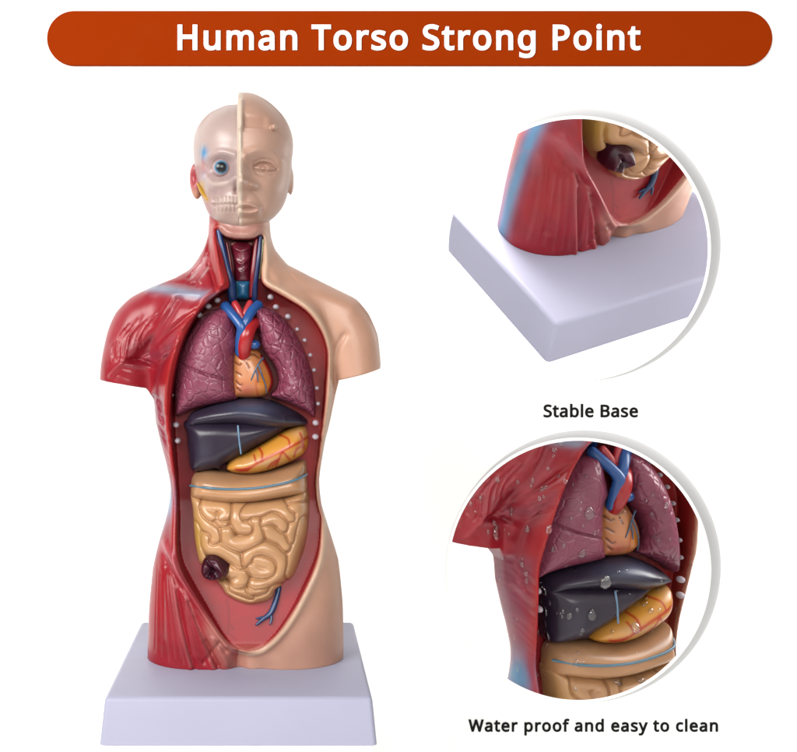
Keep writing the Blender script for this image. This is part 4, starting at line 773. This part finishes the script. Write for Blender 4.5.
WALL_Y = 300.0
KW = 1 + WALL_Y / F0
M_WALL = plain('white_wall_paint', (.90, .90, .885), .8, var=.01, spec=.2)
M_WHITE = plain('white_ring_paint', (.90, .90, .89), .7, var=.01, spec=.2)
M_FRAME_SHADE = plain('frame_shadow_grey', (.60, .60, .60), .75, var=.01, spec=.1)  # grey tone put in as the drop shadow round each window
HOLES = [((578.3, 248.5), 129.6), ((578.5, 570.3), 129.6)]

def wall():
    bm = bmesh.new()
    def ring(pts):
        vs = [bm.verts.new(p) for p in pts]
        return [bm.edges.new((vs[i - 1], vs[i])) for i in range(len(vs))]
    es = ring([(-1.2, 0, 0), (1.9, 0, 0), (1.9, 0, 2.0), (-1.2, 0, 2.0)])
    for c, r in HOLES:
        w = W(c, WALL_Y)
        es += ring([(w.x + (r + 3.4) * KW * S * math.cos(a), 0, w.z + (r + 3.4) * KW * S * math.sin(a)) for a in np.linspace(0, 2 * math.pi, 128, endpoint=False)])
    bmesh.ops.triangle_fill(bm, edges=es, use_beauty=True, use_dissolve=False)
    for f in bm.faces:
        f.normal_update()
        if f.normal.y > 0: f.normal_flip()
    r = bmesh.ops.extrude_face_region(bm, geom=bm.faces[:])
    bmesh.ops.translate(bm, verts=[g for g in r['geom'] if isinstance(g, bmesh.types.BMVert)], vec=(0, -.006, 0))
    bmesh.ops.recalc_face_normals(bm, faces=bm.faces[:])
    bmesh.ops.translate(bm, verts=bm.verts[:], vec=(0, WALL_Y * S + .006, 0))
    me = bpy.data.meshes.new('backdrop'); bm.to_mesh(me); bm.free()
    return link('backdrop', me, M_WALL)
tag(wall(), None, None, kind='structure')

def sheet(name, x0, x1, y0, y1, z, mat):
    me = bpy.data.meshes.new(name); me.from_pydata([(x0, y0, z), (x1, y0, z), (x1, y1, z), (x0, y1, z)], [], [(0, 1, 2, 3)])
    o = link(name, me, mat); o['kind'] = 'structure'; return o
sheet('floor', -3, 4, -4, 4, 0.0, M_WALL)
def upright(name, x0, x1, z0, z1, y, mat):
    me = bpy.data.meshes.new(name); me.from_pydata([(x0, y, z0), (x1, y, z0), (x1, y, z1), (x0, y, z1)], [], [(0, 1, 2, 3)])
    o = link(name, me, mat); o['kind'] = 'structure'; return o
upright('rear_backdrop', -1.6, 3.2, 0.005, 2.6, 1.75, M_WALL)

# pedestal under the main model
ped = block('pedestal', .1195, .1195, ROOT[2] * S + Z0 - .0006, .003, M_WHITE, None)
ped.location = (model.location.x, 0, .0003)
tag(ped, 'plain white pedestal under the lavender square base of the upright model', 'pedestal')

# raised round frames
def frame(c, r, label):
    """white flat lip round the window (its own mesh) with a grey slope down to the wall standing in for its drop shadow, widest at the upper right"""
    w = W(c, WALL_Y); n = 180; lip, shadow_flange = ([], []), ([], [])
    for i in range(n):
        a = 2 * math.pi * i / n
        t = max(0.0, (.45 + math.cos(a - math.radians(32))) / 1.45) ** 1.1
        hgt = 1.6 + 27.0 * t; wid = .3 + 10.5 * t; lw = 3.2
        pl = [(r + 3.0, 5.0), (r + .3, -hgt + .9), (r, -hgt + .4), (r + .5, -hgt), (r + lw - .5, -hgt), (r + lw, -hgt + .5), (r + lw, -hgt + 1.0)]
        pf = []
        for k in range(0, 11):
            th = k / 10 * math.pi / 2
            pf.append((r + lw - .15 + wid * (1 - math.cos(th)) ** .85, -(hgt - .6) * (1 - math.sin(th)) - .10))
        for (vv, _), pr in ((lip, pl), (shadow_flange, pf)):
            for rad, y in pr:
                q = W((c[0] + rad * math.cos(a), c[1] - rad * math.sin(a)), WALL_Y + y) - w; vv.append(tuple(q))
    out = None
    for (vv, ff), m, nm, mt in ((lip, 7, 'round_frame', M_WHITE), (shadow_flange, 11, 'shadow_flange', M_FRAME_SHADE)):
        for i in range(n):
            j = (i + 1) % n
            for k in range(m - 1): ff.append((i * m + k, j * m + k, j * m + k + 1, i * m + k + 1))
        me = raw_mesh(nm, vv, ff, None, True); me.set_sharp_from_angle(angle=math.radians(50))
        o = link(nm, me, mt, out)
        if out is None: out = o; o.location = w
    return tag(out, label, 'round frame', 'round white window frames')
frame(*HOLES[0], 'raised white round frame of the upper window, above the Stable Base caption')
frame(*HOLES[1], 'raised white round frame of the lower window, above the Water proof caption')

# lettering ----------------------------------------------------------
GL = json.loads(GLYPHS)
def lettering(text, x0, x1, base, cap, y, mat, name, bold=.036, parent=None):
    hs = [p for s in GL['H'][1] for p in s[1::2]]; k = cap / (max(hs) - 0) / (1 + 2 * bold * .714)
    adv = [GL[c][0] * k for c in text]
    xs_last = max(max(s[0::2]) for s in GL[text[-1]][1]) * k
    first = min(min(s[0::2]) for s in GL[text[0]][1]) * k
    nat = sum(adv[:-1]) + xs_last - first
    track = (x1 - x0 - nat) / (len(text) - 1)
    cu = bpy.data.curves.new(name, 'CURVE'); cu.dimensions = '2D'; cu.fill_mode = 'BOTH'; cu.resolution_u = 5
    ky = 1 + y / F0; x = x0 - first
    for c, a in zip(text, adv):
        for s in GL[c][1]:
            q = np.array(s, float).reshape(-1, 3, 2) * k
            sp = cu.splines.new('BEZIER'); sp.bezier_points.add(len(q) - 1); sp.use_cyclic_u = True
            for bp, (l, m, r) in zip(sp.bezier_points, q):
                bp.handle_left_type = bp.handle_right_type = 'FREE'
                for at, pt in (('handle_left', l), ('co', m), ('handle_right', r)):
                    w = up([(x + pt[0], base - pt[1])], y)[0]
                    setattr(bp, at, ((w[0] - CX) * S, w[1] * S, 0))
        x += a + track
    cu.bevel_depth = bold * cap * ky * S; cu.bevel_resolution = 2; cu.extrude = .0002
    tmp = bpy.data.objects.new(name, cu); C.objects.link(tmp)
    bpy.context.view_layer.update()
    me = bpy.data.meshes.new_from_object(tmp.evaluated_get(bpy.context.evaluated_depsgraph_get()))
    bpy.data.objects.remove(tmp); bpy.data.curves.remove(cu)
    R = Matrix.Translation((0, y * S, Z0)) @ Matrix.Rotation(math.radians(90), 4, 'X')
    me.transform(R); me.name = name; me.materials.clear()
    # origin in the middle of the lettering
    cen = sum((v.co for v in me.vertices), Vector()) / len(me.vertices)
    me.transform(Matrix.Translation(-cen))
    o = link(name, me, mat, parent); o.location = cen - (parent.location if parent else Vector())
    return o

def banner():
    c = W((409.3, 39.2), WALL_Y); n = 40; hw, r = 361.6 * KW * S, 27.2 * KW * S
    prof = [((hw - r) + r * math.cos(a), r * math.sin(a)) for a in np.linspace(-math.pi / 2, math.pi / 2, n)] + [(-(hw - r) - r * math.cos(a), -r * math.sin(a)) for a in np.linspace(-math.pi / 2, math.pi / 2, n)]
    bm = bmesh.new(); vs = [bm.verts.new((x, 0, z)) for x, z in prof]; fc = bm.faces.new(vs)
    fc.normal_update()
    if fc.normal.y > 0: fc.normal_flip()
    e = bmesh.ops.extrude_face_region(bm, geom=[fc])
    bmesh.ops.translate(bm, verts=[g for g in e['geom'] if isinstance(g, bmesh.types.BMVert)], vec=(0, -.004, 0))
    bmesh.ops.recalc_face_normals(bm, faces=bm.faces[:])
    bmesh.ops.bevel(bm, geom=[e for e in bm.edges if all(v.co.y < -.003 for v in e.verts)], offset=.0006, segments=2, affect='EDGES')
    me = bpy.data.meshes.new('title_banner'); bm.to_mesh(me); bm.free()
    o = link('title_banner', me, plain('banner_paint', lin(176, 58, 2, BAN), .8, var=.01, spec=.03)); o.location = c - Vector((0, .0006, 0))
    tag(o, 'long rounded burnt orange banner across the top with the white title Human Torso Strong Point', 'banner')
    lettering('Human Torso Strong Point', 178.5, 639.5, 49.3, 25.0, WALL_Y - 5.6, M_WHITE, 'lettering', .040, o)
BAN = .54
banner()
M_INK = plain('black_ink', (.006, .006, .006), .7, var=.0, spec=.1)
t = lettering('Stable Base', 544, 637.5, 416.8, 12.4, WALL_Y - .9, M_INK, 'caption_lettering', .040)
tag(t, 'black bold caption reading Stable Base, under the upper round window', 'caption')
t = lettering('Water proof and easy to clean', 469, 717.5, 731.2, 11.9, WALL_Y - .9, M_INK, 'caption_lettering', .040)
tag(t, 'black bold caption reading Water proof and easy to clean, under the lower round window', 'caption')

# ------------------------------------------------------------------ the two models behind the round windows
def copy_tree(o, parent=None):
    c = o.copy(); C.objects.link(c); c.parent = parent
    for ch in list(o.children): copy_tree(ch, c)
    return c
def cropped(ch, lo, hi):
    """a part kept between two heights of the model only: the rest stays out of every view"""
    co = np.empty(len(ch.data.vertices) * 3, np.float32); ch.data.vertices.foreach_get('co', co); z = co.reshape(-1, 3)[:, 2] + ch.location.z
    if z.min() > hi or z.max() < lo: return False
    if z.min() >= lo - .004 and z.max() <= hi + .004: return True
    bm = bmesh.new(); bm.from_mesh(ch.data)
    bad = [v for v in bm.verts if not lo <= v.co.z + ch.location.z <= hi]
    bmesh.ops.delete(bm, geom=bad, context='VERTS')
    me = bpy.data.meshes.new(ch.data.name); bm.to_mesh(me); bm.free()
    for m in ch.data.materials: me.materials.append(m)
    ch.data = me
    return True
def crop_tree(o, lo, hi, drop=()):
    for ch in list(o.children):
        if ch.name.split('.')[0] in drop or not cropped(ch, lo, hi):
            for g in list(ch.children): bpy.data.objects.remove(g)
            bpy.data.objects.remove(ch)
        else: crop_tree(ch, lo, hi, drop)
def trim_side(o, name, xmax):
    for ch in o.children:
        if ch.name.split('.')[0] == name:
            bm = bmesh.new(); bm.from_mesh(ch.data)
            bmesh.ops.delete(bm, geom=[v for v in bm.verts if v.co.x > xmax], context='VERTS')
            me = bpy.data.meshes.new(name); bm.to_mesh(me); bm.free()
            for m in ch.data.materials: me.materials.append(m)
            ch.data = me
def place(o, anchor, px, y, scale, yaw, tilt, roll=0.0):
    R = Matrix.Rotation(math.radians(roll), 3, 'Y') @ Matrix.Rotation(math.radians(tilt), 3, 'X') @ Matrix.Rotation(math.radians(yaw), 3, 'Z')
    o.scale = (scale,) * 3; o.rotation_euler = R.to_euler()
    o.location = W(px, y) - R @ (Vector(anchor) * S * scale)
A = copy_tree(model); crop_tree(A, -1, .285, ('skull', 'face', 'larynx', 'lung', 'heart', 'diaphragm', 'liver', 'stomach'))
place(A, (-118, -118, 41), (557, 324), 560, 1.84, 23, 43)
tag(A, 'tilted anatomy model in the upper round window, only its hips and square base corner showing', 'anatomy model', 'torso anatomy models')
B = copy_tree(model); crop_tree(B, .13, .415, ('skull', 'face', 'base', 'appendix', 'pelvic_vein'))
trim_side(B, 'skin_half', .091)
a = np.array([*up([(255, 372)], -38)[0]]); a = (a[0] - ROOT[0], -38, a[1] - ROOT[2])
place(B, a, (629, 528), 700, 2.0, 13, 0)
tag(B, 'wet anatomy model in the lower round window, chest and belly covered with water drops', 'anatomy model', 'torso anatomy models')

# ------------------------------------------------------------------ water drops on the wet model
bpy.context.view_layer.update()
vv, ff, n0 = [], [], 0
for ch in B.children:
    if ch.type != 'MESH' or ch.name.split('.')[0] in ('base', 'skull', 'face', 'rib_end'): continue
    me = ch.data; co = np.empty(len(me.vertices) * 3, np.float32); me.vertices.foreach_get('co', co); co = co.reshape(-1, 3)
    Mx = np.array(ch.matrix_world); co = co @ Mx[:3, :3].T + Mx[:3, 3]
    li = np.empty(len(me.loops), np.int32); me.loops.foreach_get('vertex_index', li)
    tot = np.empty(len(me.polygons), np.int32); me.polygons.foreach_get('loop_total', tot)
    if not (tot == 4).all(): continue
    vv.append(co); ff.append(li.reshape(-1, 4) + n0); n0 += len(co)
bvh = BVHTree.FromPolygons(np.concatenate(vv).tolist(), np.concatenate(ff).tolist())
cam_p = Vector((0, -F0 * S, Z0))
def drop_material():
    m, nt, bs = nodes('clear_water'); bs.inputs['Transmission Weight'].default_value = 1; bs.inputs['IOR'].default_value = 1.33
    bs.inputs['Roughness'].default_value = .0; bs.inputs['Base Color'].default_value = (1, 1, 1, 1)
    bs.inputs['Coat Weight'].default_value = 1; bs.inputs['Coat IOR'].default_value = 1.6; bs.inputs['Coat Roughness'].default_value = .02
    nz = nt.nodes.new('ShaderNodeTexNoise'); nz.inputs['Scale'].default_value = 120
    bp = nt.nodes.new('ShaderNodeBump'); bp.inputs['Strength'].default_value = .05; bp.inputs['Distance'].default_value = .001
    nt.links.new(nz.outputs['Fac'], bp.inputs['Height']); nt.links.new(bp.outputs['Normal'], bs.inputs['Normal'])
    return m
M_DROP = drop_material()
def drop_mesh():
    v, f = ball((0, 0, 0), 1, 18, 12)
    z = v[:, 2].copy()
    wdt = 1 - .28 * np.clip(z, 0, 1)                        # narrower at the top, heavy below
    v[:, 0] *= wdt; v[:, 2] *= 1.3; v[:, 1] = np.where(v[:, 1] < 0, v[:, 1] * .58, v[:, 1] * .12)
    return raw_mesh('water_drop', v, f)
DM = drop_mesh()
z8 = lambda L: [(430 + x * .428, 430 + y * .428, r) for x, y, r in L]
DROPS = z8([(372, 194, 4.6), (355, 290, 4.0), (410, 356, 5.4), (378, 432, 4.4), (155, 238, 5.6), (278, 232, 3.2), (318, 318, 2.2), (312, 270, 1.8), (316, 120, 2.0), (300, 108, 1.6), (340, 326, 1.8),
            (190, 186, 2.0), (228, 232, 2.2), (240, 118, 2.2), (236, 130, 1.6), (95, 172, 1.9), (100, 152, 1.6), (118, 158, 1.8), (150, 218, 2.4), (146, 306, 1.8), (170, 300, 1.6), (256, 160, 2.0), (262, 138, 2.2),
            (225, 335, 2.2), (226, 352, 1.9), (258, 355, 2.4), (266, 376, 3.2), (258, 398, 2.0), (268, 424, 3.4), (268, 452, 2.2), (274, 482, 3.6), (272, 500, 2.4), (310, 424, 1.8), (308, 436, 1.6), (344, 420, 1.6), (356, 468, 1.8), (352, 478, 1.6),
            (480, 462, 4.0), (500, 404, 3.0), (502, 392, 2.2), (345, 520, 1.8), (342, 546, 2.6), (435, 584, 4.2), (490, 580, 4.0), (340, 604, 1.6), (436, 372, 2.2), (460, 150, 2.2), (455, 192, 2.0), (385, 240, 1.5), (290, 46, 2.2), (305, 30, 2.4), (276, 90, 1.6),
            (352, 186, 1.4), (330, 206, 1.3), (206, 560, 1.6), (216, 300, 1.4), (440, 330, 1.6), (526, 250, 1.6), (518, 196, 1.8), (425, 470, 1.5)])
for _ in range(60):                                       # a spray of small beads, thickest on the muscle side and along the rim
    a, rr = random.uniform(0, 6.28), 124 * math.sqrt(random.random())
    DROPS.append((578 + rr * math.cos(a), 570 + rr * math.sin(a), random.choice((1.0, 1.2, 1.4, 1.8, 2.4))))
for x, y, r in DROPS:
    d = (W((x, y), 0) - cam_p).normalized()
    hit, nrm, _, dist = bvh.ray_cast(cam_p, d)
    if hit is None: continue
    if nrm.dot(d) > 0: nrm = -nrm
    yax = -nrm; zax = (Vector((0, 0, 1)) - yax * yax.z).normalized(); xax = yax.cross(zax)
    o = bpy.data.objects.new('water_drop', DM); C.objects.link(o)
    rad = 1.08 * r * dist / F0 * random.uniform(.9, 1.1)
    Rm = Matrix((xax, yax, zax)).transposed()
    o.rotation_euler = Rm.to_euler(); o.scale = (rad,) * 3; o.location = hit
    tag(o, 'clear water drop clinging to the wet model in the lower round window', 'water drop', 'water drops on the wet model')
DM.materials.append(M_DROP)

# ------------------------------------------------------------------ light
w = bpy.data.worlds.new('World'); sc.world = w; w.use_nodes = True
w.node_tree.nodes['Background'].inputs[0].default_value = (.96, .97, 1, 1); w.node_tree.nodes['Background'].inputs[1].default_value = WORLD
def softbox(name, loc, target, sx, sy, power, col=(1, .985, .965)):
    l = bpy.data.lights.new(name, 'AREA'); l.shape = 'RECTANGLE'; l.size = sx; l.size_y = sy; l.energy = power; l.color = col
    o = bpy.data.objects.new(name, l); C.objects.link(o); o.location = loc
    o.rotation_euler = (Vector(target) - Vector(loc)).to_track_quat('-Z', 'Y').to_euler(); return o
for a in LAMPS: softbox(*a)

# ------------------------------------------------------------------ camera
cd = bpy.data.cameras.new('camera'); cam = bpy.data.objects.new('camera', cd); C.objects.link(cam); sc.camera = cam
cam.location = cam_p; cam.rotation_euler = (math.radians(90), 0, 0)
cd.sensor_fit = 'HORIZONTAL'; cd.sensor_width = 36; cd.lens = 36 * F0 / 797
cd.shift_x = (398.5 - CX) / 797; cd.shift_y = -(376 - CY) / 797
cd.clip_start = .01; cd.clip_end = 60
vs = sc.view_settings
vs.view_transform = 'Standard'; vs.look = 'None'; vs.gamma = 1; vs.exposure = 0
sc.cycles.max_bounces = 8; sc.cycles.use_denoising = True
